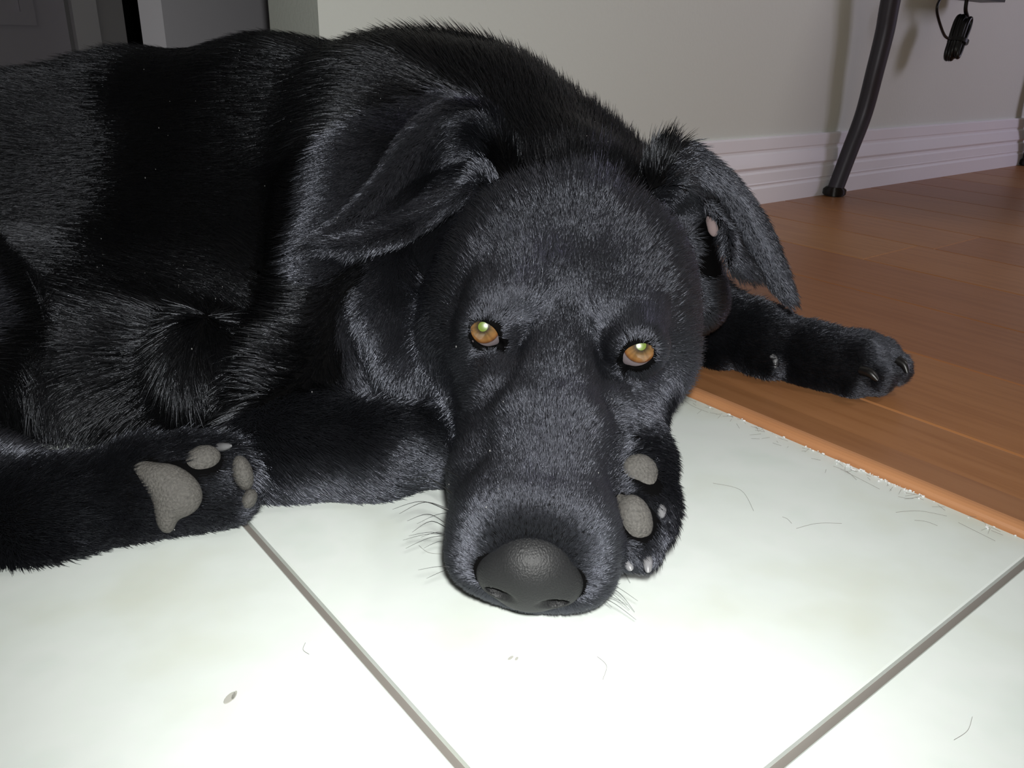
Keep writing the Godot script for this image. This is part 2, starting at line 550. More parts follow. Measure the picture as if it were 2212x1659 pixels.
	for ix in 6:
		for iz in 14:
			var x1 := 0.4185 - 0.0005 if ix == 0 else 0.117 - 0.305 * (ix - 1) - g
			var x0 := 0.117 + g if ix == 0 else 0.117 - 0.305 * ix + g
			var z1 := -0.1015 + 0.305 * (iz - 6) - g
			var z0 := z1 - 0.305 + 2 * g
			if z0 > 2.1 or x1 < -1.15: continue
			var w := int(round((x1 - x0) * 10000))
			if not tile_mesh.has(w):
				tile_mesh[w] = box_mesh(Vector3(0, -0.008, 0), Vector3(x1 - x0, 0, z1 - z0), 0.0007)
			var t := obj("tile", tile_mesh[w], tile_m, floor_node)
			t.position = Vector3(x0, -0.0003 * rng.randf(), z0)
	# two dull smears on the middle tile
	for e in [[Vector3(0.0679, 0.0000, -0.2382), 0.0032, 0.0016, 0.6], [Vector3(0.0695, 0.0000, -0.2384), 0.0024, 0.0008, 0.9], [Vector3(0.1614, 0.0000, -0.1944), 0.0016, 0.0007, 0.2], [Vector3(0.1630, 0.0000, -0.1927), 0.0012, 0.0006, 0.5]]:
		var sm_ := CylinderMesh.new()
		sm_.top_radius = 0.9
		sm_.bottom_radius = 1.0
		sm_.height = 1.0
		sm_.radial_segments = 14
		sm_.rings = 1
		var so := obj("smudge", sm_, mat(Color(0.68, 0.68, 0.65), 0.7), floor_node)
		so.transform = Transform3D(Basis(Vector3.UP, e[3]).scaled_local(Vector3(e[1], 0.00012, e[2])), e[0])
	# planks run along z
	var woods: Array = []
	for k in 4:
		var wm := mat([Color(0.66, 0.465, 0.31), Color(0.685, 0.49, 0.32), Color(0.635, 0.435, 0.295), Color(0.67, 0.465, 0.3)][k], 0.36)
		var wt := noise_tex(0.02, [[0.0, Color(0.9, 0.87, 0.85)], [0.5, Color(0.97, 0.96, 0.95)], [1.0, Color(1, 1, 1)]], 512, 20 + k)
		wm.metallic_specular = 0.3
		wm.albedo_texture = wt
		wm.uv1_triplanar = true
		wm.uv1_scale = Vector3(9, 9, 0.7)
		wm.uv1_offset = Vector3(0.37 * k, 0, 0.21 * k)
		woods.append(wm)
	var bounds := [0.455, 0.5125, 0.634, 0.766]
	while bounds[-1] < 3.1: bounds.append(bounds[-1] + 0.1265)
	for i in bounds.size() - 1:
		var z := -0.76
		var first: float = [0.9, 1.2, 0.62, 0.98, 0.29, 0.31, 0.8, 1.1][i % 8]
		var row := 0
		while z < 2.2:
			var ln := first if row == 0 else 1.2
			var z2 := minf(z + ln, 2.2)
			var p := obj("plank", box_mesh(Vector3(bounds[i] + 0.0006, -0.012, 0), Vector3(bounds[i + 1] - 0.0006, 0.0, z2 - z - 0.0005), 0.0011), woods[(i * 3 + row * 2 + i / 3) % 4], floor_node)
			p.position = Vector3(0, 0.0005, z)
			z = z2
			row += 1
	obj("seam_filler", box_mesh(Vector3(0.48, -0.006, -0.75), Vector3(3.1, -0.0005, 2.2)), mat(Color(0.93, 0.8, 0.66), 0.5), floor_node)
	# reducer strip: low flat top with a rounded pale nosing towards the tiles
	var strip := start()
	var nose := [Vector2(0.4185, -0.003), Vector2(0.4186, 0.0018), Vector2(0.4194, 0.0032), Vector2(0.4208, 0.0044), Vector2(0.4225, 0.0051), Vector2(0.4243, 0.0054)]
	for i in nose.size() - 1:
		var p: Vector2 = nose[i]
		var q: Vector2 = nose[i + 1]
		quad(strip, Vector3(p.x, p.y, -0.76), Vector3(q.x, q.y, -0.76), Vector3(q.x, q.y, 2.2), Vector3(p.x, p.y, 2.2), Vector3(p.y - q.y, q.x - p.x, 0).normalized())
	var sm := mat(Color(0.73, 0.52, 0.36), 0.42)
	sm.albedo_texture = woods[0].albedo_texture
	sm.uv1_triplanar = true
	sm.uv1_scale = Vector3(9, 9, 0.7)
	var rs := thing("trim_2", Vector3(0, 0, 0), "wooden edging strip with a pale nosing where planks meet tiles", "trim")
	tag(rs, "", "", "", "structure")
	obj("nosing", strip.commit(), sm, rs)
	var top := start()
	quad(top, Vector3(0.4243, 0.0054, -0.76), Vector3(0.4545, 0.002, -0.76), Vector3(0.4545, 0.002, 2.2), Vector3(0.4243, 0.0054, 2.2), Vector3(0.13, 1, 0).normalized())
	quad(top, Vector3(0.4545, 0.002, -0.76), Vector3(0.4548, -0.01, -0.76), Vector3(0.4548, -0.01, 2.2), Vector3(0.4545, 0.002, 2.2), Vector3.RIGHT)
	obj("strip_top", top.commit(), woods[0], rs)

func litter() -> void:
	# loose hairs, lint and smudges that lie on the tiles
	var st := start()
	var r := RandomNumberGenerator.new()
	r.seed = 5
	var hairs := [[Vector3(0.3351, 0.0000, -0.2362), Vector3(0.3414, 0.0000, -0.2225), Vector3(0.3292, 0.0000, -0.2052)], [Vector3(0.3327, 0.0000, -0.1823), Vector3(0.3455, 0.0000, -0.1788), Vector3(0.3557, 0.0000, -0.1714)], [Vector3(0.3887, 0.0000, -0.1606), Vector3(0.4001, 0.0000, -0.1541), Vector3(0.4070, 0.0000, -0.1429)], [Vector3(0.4079, 0.0000, -0.2083), Vector3(0.4084, 0.0000, -0.1999), Vector3(0.4038, 0.0000, -0.1915)], [Vector3(0.3892, 0.0000, -0.1509), Vector3(0.3928, 0.0000, -0.1467), Vector3(0.3937, 0.0000, -0.1413)], [Vector3(0.3364, 0.0000, -0.1929), Vector3(0.3368, 0.0000, -0.1904), Vector3(0.3349, 0.0000, -0.1864)], [Vector3(0.4088, -0.0000, -0.3189), Vector3(0.4068, 0.0000, -0.3093), Vector3(0.4074, 0.0000, -0.2982)], [Vector3(0.4077, 0.0000, -0.2038), Vector3(0.4067, 0.0000, -0.1933), Vector3(0.4047, 0.0000, -0.1784)], [Vector3(0.4056, 0.0000, -0.1364), Vector3(0.4044, 0.0000, -0.1267), Vector3(0.4033, -0.0000, -0.1174)], [Vector3(0.4053, 0.0000, -0.1682), Vector3(0.4086, 0.0000, -0.1635), Vector3(0.4167, 0.0000, -0.1612)], [Vector3(0.1886, 0.0000, -0.1746), Vector3(0.1879, 0.0000, -0.1688), Vector3(0.1815, -0.0000, -0.1643)], [Vector3(0.2593, -0.0000, -0.0701), Vector3(0.2675, 0.0000, -0.0692), Vector3(0.2756, 0.0000, -0.0712)], [Vector3(0.1020, 0.0000, -0.2487), Vector3(0.0995, 0.0000, -0.2455), Vector3(0.1002, -0.0000, -0.2418)], [Vector3(0.1738, 0.0000, -0.2793), Vector3(0.1742, 0.0000, -0.2720), Vector3(0.1787, 0.0000, -0.2673)]]
	for h in hairs:
		var pts: Array = []
		for p in h: pts.append(p + Vector3(0, 0.0004, 0))
		var path := smooth_path(pts, 6)
		var rad := PackedFloat32Array()
		for i in path.size(): rad.append(0.00007)
		tube_into(st, path, rad, 5)
	for i in 70:
		var z := r.randf_range(-0.33, -0.12)
		var a := Vector3(0.4165 - absf(r.randfn(0.0, 0.006)), 0.0004, z)
		var b := a + Vector3(r.randf_range(-0.008, 0.004), 0.0003, r.randf_range(-0.006, 0.006))
		tube_into(st, PackedVector3Array([a, b]), PackedFloat32Array([0.00008, 0.00005]), 4)
	var o := obj("loose_hair", st.commit(), mat(Color(0.48, 0.46, 0.44), 0.6))
	tag(o, "thin dark loose dog hairs scattered on the pale tiles beside the wooden edging", "hair", "", "stuff")
	var sp := SphereMesh.new()
	sp.radius = 0.0006
	sp.height = 0.0009
	sp.radial_segments = 6
	sp.rings = 4
	var mm := MultiMesh.new()
	mm.transform_format = MultiMesh.TRANSFORM_3D
	mm.mesh = sp
	mm.instance_count = 90
	for i in 90:
		var at := Vector3(0.4175 - absf(r.randfn(0.0, 0.0022)), 0.0004, r.randf_range(-0.21, -0.16) if i < 55 else r.randf_range(-0.34, -0.11))
		var k := r.randf_range(0.4, 1.5)
		mm.set_instance_transform(i, Transform3D(Basis(Vector3.UP, r.randf() * 6.0).scaled(Vector3(k, k * 0.7, k * r.randf_range(0.6, 1.6))), at))
	var li := MultiMeshInstance3D.new()
	li.name = "lint"
	li.multimesh = mm
	li.material_override = mat(Color(0.9, 0.9, 0.9), 0.8)
	add_child(li, true)
	tag(li, "white crumbs of lint gathered along the wooden edging strip", "lint", "", "stuff")

func furniture() -> void:
	var iron := mat(Color(0.25, 0.24, 0.27), 0.42, 0.3)
	var t := thing("table", Vector3(1.64, 0, -0.35), "dark round table on slim curved metal legs by the wall", "table")
	var o := t.position
	var leg := [Vector3(1.2614, 0.0106, -0.7350), Vector3(1.2798, 0.0677, -0.7320), Vector3(1.2958, 0.1281, -0.7280), Vector3(1.2954, 0.1938, -0.7220), Vector3(1.2952, 0.2469, -0.7180), Vector3(1.2897, 0.2915, -0.7150)]
	var pts: Array = []
	for p in leg: pts.append(p - o)
	var dir: Vector3 = (pts[5] - pts[4]).normalized()
	for k in 3:
		dir = (dir + Vector3(0.0, 0.03, 0.015)).normalized()
		pts.append(pts[-1] + dir * 0.13)
	pts[0].y = 0.006
	var top_y: float = pts[-1].y
	var legs := [pts]
	var c2: Array = []
	for p in pts: c2.append(Vector3(p.x + 0.93, p.y, p.z))
	for p in c2: p.x = p.x
	var mirror: Array = []
	for p in pts: mirror.append(Vector3(-p.x, p.y, p.z))
	legs.append(mirror)
	var front: Array = []
	for p in pts: front.append(Vector3(p.x, p.y, -p.z))
	legs.append(front)
	var front2: Array = []
	for p in pts: front2.append(Vector3(-p.x, p.y, -p.z))
	legs.append(front2)
	for l in legs:
		obj("leg", tube(l, 0.0125, 0.0155, 14, 6), iron, t)
		var st := start()
		var b: Vector3 = l[0]
		tube_into(st, PackedVector3Array([Vector3(b.x, 0.001, b.z), Vector3(b.x, 0.004, b.z), Vector3(b.x, 0.011, b.z), Vector3(b.x, 0.015, b.z)]), PackedFloat32Array([0.015, 0.0185, 0.0185, 0.013]), 18)
		obj("foot_glide", st.commit(), mat(Color(0.02, 0.02, 0.022), 0.3), t)
	var cy := CylinderMesh.new()
	cy.top_radius = 0.37
	cy.bottom_radius = 0.36
	cy.height = 0.025
	var tt := obj("tabletop", cy, mat(Color(0.1, 0.07, 0.05), 0.4), t)
	tt.position.y = top_y + 0.012
	# cord: wound into a flat bundle that hangs from a dark plug bar
	var black := mat(Color(0.018, 0.017, 0.02), 0.35)
	var zc := -0.70
	var cord := thing("power_cable", Vector3(1.5054, 0.2457, -0.7000), "black power cord wound into a bundle hanging against the wall", "cable")
	var co := cord.position
	var up: Vector3 = Vector3(1.5105, 0.2774, -0.7000) - co
	var lo: Vector3 = Vector3(1.4916, 0.2112, -0.7000) - co
	var ax := (up - lo).normalized()
	var sd := Vector3(ax.y, -ax.x, 0).normalized()
	var md := (up + lo) * 0.5
	var hl := (up - lo).length() * 0.5
	for k in 7:
		var loop: Array = []
		var wide: float = [0.017, 0.0175, 0.0135, 0.014, 0.009, 0.0155, 0.011][k]
		var off := Vector3(0, 0, [-0.009, 0.0, 0.0055, -0.005, 0.008, 0.004, -0.002][k])
		for i in 17:
			var a := TAU * i / 16.0
			var pinch := 0.62 + 0.38 * pow(absf(sin(a)), 1.5)
			var x := cos(a) * wide * (pinch + 0.0) * (1.1 if sin(a) > 0 else 0.86)
			loop.append(md + ax * sin(a) * (hl - 0.0035 * (k % 3)) + sd * x + off)
		obj("cord_loop", tube(loop, 0.0034, 0.0034, 8, 4), black, cord)
	var tie := start()
	tube_into(tie, PackedVector3Array([md - ax * 0.006 - ax * 0.002, md - ax * 0.006 + ax * 0.004]), PackedFloat32Array([0.0165, 0.0165]), 14)
	obj("cable_tie", tie.commit(), black, cord)
	obj("cord_lead", tube([Vector3(1.4667, 0.2419, -0.7000) - co, Vector3(1.4422, 0.2469, -0.6970) - co, Vector3(1.4125, 0.2638, -0.6940) - co, Vector3(1.3950, 0.2817, -0.6940) - co, Vector3(1.3982, 0.2950, -0.6950) - co, Vector3(1.4244, 0.3095, -0.7000) - co], 0.0022, 0.0022, 8, 6), black, cord)
	obj("cord_lead", tube([Vector3(1.5148, 0.2755, -0.7000) - co, Vector3(1.5026, 0.2862, -0.7000) - co, Vector3(1.4988, 0.2998, -0.7000) - co, Vector3(1.4963, 0.3078, -0.7000) - co], 0.0032, 0.0032, 8, 6), black, cord)
	var bar := thing("power_strip", Vector3(1.5432, 0.3227, -0.7000), "dark power strip above the cord bundle, only its lower edge showing", "power strip")
	obj("casing", box_mesh(Vector3(-0.055, -0.021, -0.02), Vector3(0.05, 0.022, 0.02), 0.003), mat(Color(0.03, 0.025, 0.035), 0.4), bar)
	obj("bracket", box_mesh(Vector3(-0.01, -0.01, -0.06), Vector3(0.01, 0.01, -0.02)), mat(Color(0.03, 0.025, 0.035), 0.4), bar)
	var sw := obj("socket_cover", box_mesh(Vector3(-0.03, -0.014, 0.02), Vector3(0.03, 0.014, 0.0215)), mat(Color(0.05, 0.045, 0.05), 0.4), bar)

# ------------------------------------------------------------------ the dog
var F := Field.new()
var head: Transform3D
var eyes: Array = []
var bald: Array = []   # [centre, radius]: no fur grows there
var flow: Array = []   # [place, direction, length in m, lift]

func H(u: float, v: float, w: float) -> Vector3:
	return head * Vector3(u, v, w)

func hcap(a: Array, b: Array, r0: float, r1: float, k: float, op := 0) -> void:
	F.cap(H(a[0] * 0.01, a[1] * 0.01, a[2] * 0.01), H(b[0] * 0.01, b[1] * 0.01, b[2] * 0.01), r0 * 0.01, r1 * 0.01, k * 0.01, op)

func hell(c: Array, r: Array, k: float, op := 0, turn := Basis()) -> void:
	F.ell(H(c[0] * 0.01, c[1] * 0.01, c[2] * 0.01), Vector3(r[0], r[1], r[2]) * 0.01, head.basis * turn, k * 0.01, op)

func both(f: String, a: Array, b: Array, p: float, q: float, k: float, op := 0, turn := Basis()) -> void:
	for s in [-1.0, 1.0]:
		if f == "cap": hcap([a[0] * s, a[1], a[2]], [b[0] * s, b[1], b[2]], p, q, k, op)
		else: hell([a[0] * s, a[1], a[2]], b, k, op, turn)

func dog() -> void:
	var d := thing("dog", Vector3(0.27648, 0, -0.41959), "black short-haired dog lying on the tiles with its chin on the floor", "dog")
	d.rotation.y = deg_to_rad(-39.093)
	head = Transform3D(Basis(Vector3(0.99077, -0.11772, 0.06719), Vector3(0.09575, 0.95873, 0.26772), Vector3(-0.09594, -0.25882, 0.96115)), Vector3(0.0735, 0.0875, 0.1275))
	body_shape()
	var V := PackedVector3Array()
	var NN := PackedVector3Array()
	var I := PackedInt32Array()
	var skip: Array = []
	var fine := [
		[(eyes[0] as Transform3D).origin - Vector3(0.019, 0.019, 0.01), (eyes[0] as Transform3D).origin + Vector3(0.017, 0.017, 0.02), 0.0009],
		[(eyes[1] as Transform3D).origin - Vector3(0.019, 0.019, 0.01), (eyes[1] as Transform3D).origin + Vector3(0.017, 0.017, 0.02), 0.0009],
		[Vector3(-0.1400, -0.0050, -0.0800), Vector3(0.2850, 0.2150, 0.2750), 0.0024],
		[Vector3(0.1100, -0.0050, -0.2000), Vector3(0.3500, 0.0900, 0.0400), 0.0026],
		[Vector3(-0.1900, -0.0050, 0.0400), Vector3(-0.0100, 0.1000, 0.2000), 0.0024],
	]
	var res: Array = [V, NN, I]
	for e in fine:
		res = surface_nets(F, e[0], e[1], e[2], skip, res[0], res[1], res[2])
		var lo: Vector3 = e[0]
		var hi: Vector3 = lo + Vector3(job_dim) * N * e[2]
		skip.append(AABB(lo, hi - lo).grow(-0.013 if e[2] > 0.001 else -0.0045))
	res = surface_nets(F, Vector3(-0.5700, -0.0060, -0.3600), Vector3(0.3100, 0.2800, 0.2800), 0.006, skip, res[0], res[1], res[2])
	V = res[0]; NN = res[1]; I = res[2]
	var skin := mat(Color(0.02, 0.019, 0.021), 0.8)
	skin.metallic_specular = 0.15
	obj("body", arrays_mesh(V, NN, I), skin, d)
	make_eyes(d)
	make_nose(d)
	make_paws(d)
	make_whiskers(d)
	make_flow()
	for e in ears():
		var ear_mesh := arrays_mesh(e[0], e[1], e[2])
		obj("ear", ear_mesh, skin, d)
		var first := V.size()
		V.append_array(e[0])
		NN.append_array(e[1])
		for i in e[2]: I.append(i + first)
	make_fur(d, V, NN, I)

func body_shape() -> void:
	# trunk, curled round: shoulders at the back, flank and rump coming forward at the left
	F.ell(Vector3(-0.0200, 0.1080, -0.1600), Vector3(0.115, 0.104, 0.105), Basis(), 0.03)
	F.cap(Vector3(-0.0200, 0.1080, -0.1750), Vector3(-0.1500, 0.1200, -0.2050), 0.097, 0.092, 0.03)
	F.cap(Vector3(-0.1500, 0.1200, -0.2050), Vector3(-0.2850, 0.1080, -0.2550), 0.092, 0.088, 0.02)
	F.cap(Vector3(-0.2850, 0.1080, -0.2550), Vector3(-0.5100, 0.0620, -0.1200), 0.088, 0.092, 0.02)
	# thigh, belly, elbow fold
	F.ell(Vector3(-0.3000, 0.0700, 0.0750), Vector3(0.08, 0.07, 0.065), Basis(), 0.015)
	F.cap(Vector3(-0.1000, 0.0700, -0.1350), Vector3(-0.3100, 0.0650, -0.1700), 0.072, 0.07, 0.05)
	F.cap(Vector3(-0.3100, 0.0650, -0.1700), Vector3(-0.4700, 0.0650, -0.0600), 0.07, 0.07, 0.05)
	F.cap(Vector3(-0.0900, 0.0300, -0.0700), Vector3(-0.2800, 0.0350, -0.0500), 0.05, 0.05, 0.05)
	F.ell(Vector3(-0.1966, 0.0107, 0.0185), Vector3(0.1, 0.052, 0.06), Basis(), 0.035)
	F.ell(Vector3(-0.1299, 0.0399, 0.0550), Vector3(0.022, 0.032, 0.026), Basis(), 0.02)
	# near foreleg: shoulder blade, upper arm, forearm lying across to the right, curled paw
	F.cap(Vector3(-0.0449, 0.1521, -0.1435), Vector3(-0.0479, 0.1052, -0.0481), 0.058, 0.05, 0.03)
	F.cap(Vector3(-0.0487, 0.1041, -0.0530), Vector3(-0.0698, 0.0202, 0.0849), 0.054, 0.034, 0.03)
	F.cap(Vector3(-0.0687, 0.0163, 0.1191), Vector3(-0.0240, 0.0150, 0.1120), 0.0245, 0.022, 0.02)
	F.cap(Vector3(-0.0240, 0.0150, 0.1120), Vector3(0.0143, 0.0177, 0.1001), 0.022, 0.019, 0.015)
	F.cap(Vector3(0.0143, 0.0177, 0.1001), Vector3(0.1001, 0.0295, 0.0865), 0.02, 0.02, 0.015)
	F.cap(Vector3(0.1001, 0.0295, 0.0865), Vector3(0.1082, 0.0412, 0.1195), 0.02, 0.0165, 0.015)
	F.cap(Vector3(0.1082, 0.0412, 0.1195), Vector3(0.1082, 0.0379, 0.1556), 0.0155, 0.0165, 0.012)
	F.cap(Vector3(0.1082, 0.0379, 0.1556), Vector3(0.1066, 0.0317, 0.1831), 0.0165, 0.0135, 0.01)
	# curled paw's toes
	F.cap(Vector3(0.1048, 0.0315, 0.1907), Vector3(0.0998, 0.0249, 0.2076), 0.0115, 0.0075, 0.006)
	F.cap(Vector3(0.1092, 0.0317, 0.1907), Vector3(0.1068, 0.0253, 0.2096), 0.011, 0.0075, 0.006)
	F.cap(Vector3(0.1138, 0.0353, 0.1848), Vector3(0.1132, 0.0295, 0.1981), 0.0095, 0.007, 0.006)
	F.cap(Vector3(0.1082, 0.0406, 0.1739), Vector3(0.1107, 0.0354, 0.1891), 0.013, 0.009, 0.008)
	# neck and chest
	F.cap(Vector3(0.0850, 0.0950, -0.0500), Vector3(0.0300, 0.1150, -0.1550), 0.064, 0.084, 0.04)
	F.ell(Vector3(0.0400, 0.0550, -0.0500), Vector3(0.075, 0.05, 0.07), Basis(), 0.03)
	# far shoulder and outstretched foreleg
	F.ell(Vector3(0.1050, 0.0850, -0.1600), Vector3(0.07, 0.07, 0.075), Basis(), 0.04)
	F.cap(Vector3(0.1200, 0.0650, -0.1550), Vector3(0.1800, 0.0360, -0.1200), 0.05, 0.03, 0.03)
	F.cap(Vector3(0.1968, 0.0271, -0.1022), Vector3(0.2320, 0.0201, -0.0776), 0.028, 0.0225, 0.015)
	F.cap(Vector3(0.2320, 0.0201, -0.0776), Vector3(0.2670, 0.0148, -0.0559), 0.0225, 0.0215, 0.012)
	F.cap(Vector3(0.2670, 0.0148, -0.0559), Vector3(0.2908, 0.0170, -0.0405), 0.0225, 0.021, 0.01)
	F.cap(Vector3(0.2751, 0.0111, -0.0391), Vector3(0.2826, 0.0088, -0.0273), 0.0155, 0.0105, 0.006)
	F.cap(Vector3(0.2900, 0.0171, -0.0384), Vector3(0.2988, 0.0144, -0.0243), 0.0165, 0.011, 0.005)
	F.cap(Vector3(0.2992, 0.0208, -0.0475), Vector3(0.3145, 0.0174, -0.0352), 0.0155, 0.011, 0.005)
	F.cap(Vector3(0.2926, 0.0209, -0.0562), Vector3(0.3124, 0.0213, -0.0521), 0.014, 0.011, 0.006)
	F.ell(Vector3(0.2021, 0.0057, -0.0770), Vector3(0.011, 0.01, 0.011), Basis(), 0.006)
	F.cap(Vector3(0.2280, 0.0117, -0.0578), Vector3(0.2330, 0.0105, -0.0486), 0.0095, 0.0065, 0.006)
	# hind leg lying in front, its sole towards us
	F.cap(Vector3(-0.2900, 0.0320, 0.1350), Vector3(-0.1640, 0.0102, 0.1736), 0.034, 0.0215, 0.02)
	F.cap(Vector3(-0.1640, 0.0102, 0.1736), Vector3(-0.1207, 0.0168, 0.1568), 0.0215, 0.0215, 0.015)
	F.cap(Vector3(-0.1216, 0.0158, 0.1550), Vector3(-0.0982, 0.0170, 0.1513), 0.0215, 0.019, 0.012)
	F.cap(Vector3(-0.1038, 0.0253, 0.1457), Vector3(-0.0907, 0.0277, 0.1446), 0.0135, 0.009, 0.008)
	F.cap(Vector3(-0.0990, 0.0171, 0.1491), Vector3(-0.0844, 0.0216, 0.1472), 0.013, 0.009, 0.008)
	F.cap(Vector3(-0.0980, 0.0108, 0.1539), Vector3(-0.0821, 0.0129, 0.1552), 0.0125, 0.0085, 0.008)
	F.cap(Vector3(-0.1049, 0.0080, 0.1604), Vector3(-0.0817, 0.0107, 0.1626), 0.0095, 0.006, 0.006)
	# loose skin behind the cheek
	F.cap(Vector3(-0.0349, 0.0950, 0.0104), Vector3(-0.0209, 0.0667, 0.0482), 0.018, 0.022, 0.008)
	F.cap(Vector3(-0.0209, 0.0667, 0.0482), Vector3(-0.0068, 0.0475, 0.0714), 0.022, 0.018, 0.006)
	F.cap(Vector3(-0.0068, 0.0475, 0.0714), Vector3(0.0085, 0.0325, 0.0906), 0.017, 0.009, 0.006)
	# head
	hell([0, -1.9, -8.6], [6.1, 4.4, 7.4], 3.0)
	both("ell", [3.9, -0.7, -9.8], [2.6, 2.3, 3.6], 0, 0, 2.0)
	hcap([0, 0.6, -10.5], [0, 1.1, -14.0], 2.4, 2.4, 2.5)
	both("ell", [2.5, -0.5, -4.6], [2.7, 2.5, 3.6], 0, 0, 1.5)
	both("ell", [4.6, -3.6, -6.2], [2.7, 4.0, 4.6], 0, 0, 2.0)
	both("cap", [2.6, -2.4, 2.0], [4.9, -2.6, -3.5], 1.5, 1.9, 1.5)
	both("cap", [3.2, -5.6, -7.0], [2.0, -5.4, 1.0], 2.4, 2.2, 2.0)
	hell([0, -5.5, -7.0], [5.0, 4.0, 8.0], 2.0)
	both("cap", [0.3, -0.9, -1.5], [0.7, -1.95, 4.5], 1.25, 1.8, 0.7)
	both("cap", [0.7, -1.95, 4.5], [0.7, -2.15, 9.7], 1.85, 1.8, 0.6)
	both("cap", [2.1, -3.5, 1.0], [2.1, -3.8, 6.0], 2.1, 1.85, 0.8)
	both("cap", [2.1, -3.8, 6.0], [1.75, -3.6, 10.4], 1.85, 1.75, 0.8)
	both("ell", [1.5, -2.4, 9.6], [1.75, 1.7, 2.0], 0, 0, 0.8)
	hcap([0, -5.0, 0.0], [0, -4.3, 10.3], 2.4, 1.6, 1.2)
	hell([0, -3.1, 10.2], [2.6, 2.5, 1.6], 1.0)
	both("ell", [3.2, 0.75, -1.9], [1.6, 0.9, 1.3], 0, 0, 1.3)
	make_eye_sockets()
	# ears
	F.cap(Vector3(0.1429, 0.1390, -0.0243), Vector3(0.1747, 0.1261, -0.0373), 0.018, 0.014, 0.012)
	F.cap(Vector3(0.1571, 0.1040, -0.0259), Vector3(0.1679, 0.0656, -0.0207), 0.02, 0.022, 0.015)

func patch(rows: Array, th: float) -> Array:
	# a thick curved sheet through a grid of places: rows from one border to the other, each from root to tip
	var per := 7
	var fine: Array = []
	for r in rows: fine.append(smooth_path(r, per))
	var nu: int = fine[0].size()
	var grid: Array = []
	for i in nu:
		var col: Array = []
		for r in fine: col.append(r[i])
		grid.append(smooth_path(col, per))
	var nv: int = grid[0].size()
	var V := PackedVector3Array()
	var NN := PackedVector3Array()
	var I := PackedInt32Array()
	for side in [1.0, -1.0]:
		for i in nu:
			for j in nv:
				var du: Vector3 = grid[mini(i + 1, nu - 1)][j] - grid[maxi(i - 1, 0)][j]
				var dv: Vector3 = grid[i][mini(j + 1, nv - 1)] - grid[i][maxi(j - 1, 0)]
				var n := du.cross(dv).normalized()
				var e := minf(minf(float(j), float(nv - 1 - j)) / 4.0, float(nu - 1 - i) / 4.0)
				var t: float = th * sqrt(clampf(e, 0.0, 1.0))
				var p: Vector3 = grid[i][j]
				V.append(p + n * side * t)
				NN.append((n * side + (Vector3.ZERO if e > 0.5 else dv.normalized() * (0.7 if j > nv / 2 else -0.7))).normalized())
	var half := nu * nv
	for i in nu - 1:
		for j in nv - 1:
			var a := i * nv + j
			for f in [[a, a + nv, a + 1], [a + 1, a + nv, a + nv + 1]]:
				var g := (V[f[1]] - V[f[0]]).cross(V[f[2]] - V[f[0]])
				if g.dot(NN[f[0]] + NN[f[1]] + NN[f[2]]) > 0.0: f = [f[0], f[2], f[1]]
				I.append_array(PackedInt32Array(f))
				I.append_array(PackedInt32Array([f[0] + half, f[2] + half, f[1] + half]))
	return [V, NN, I]

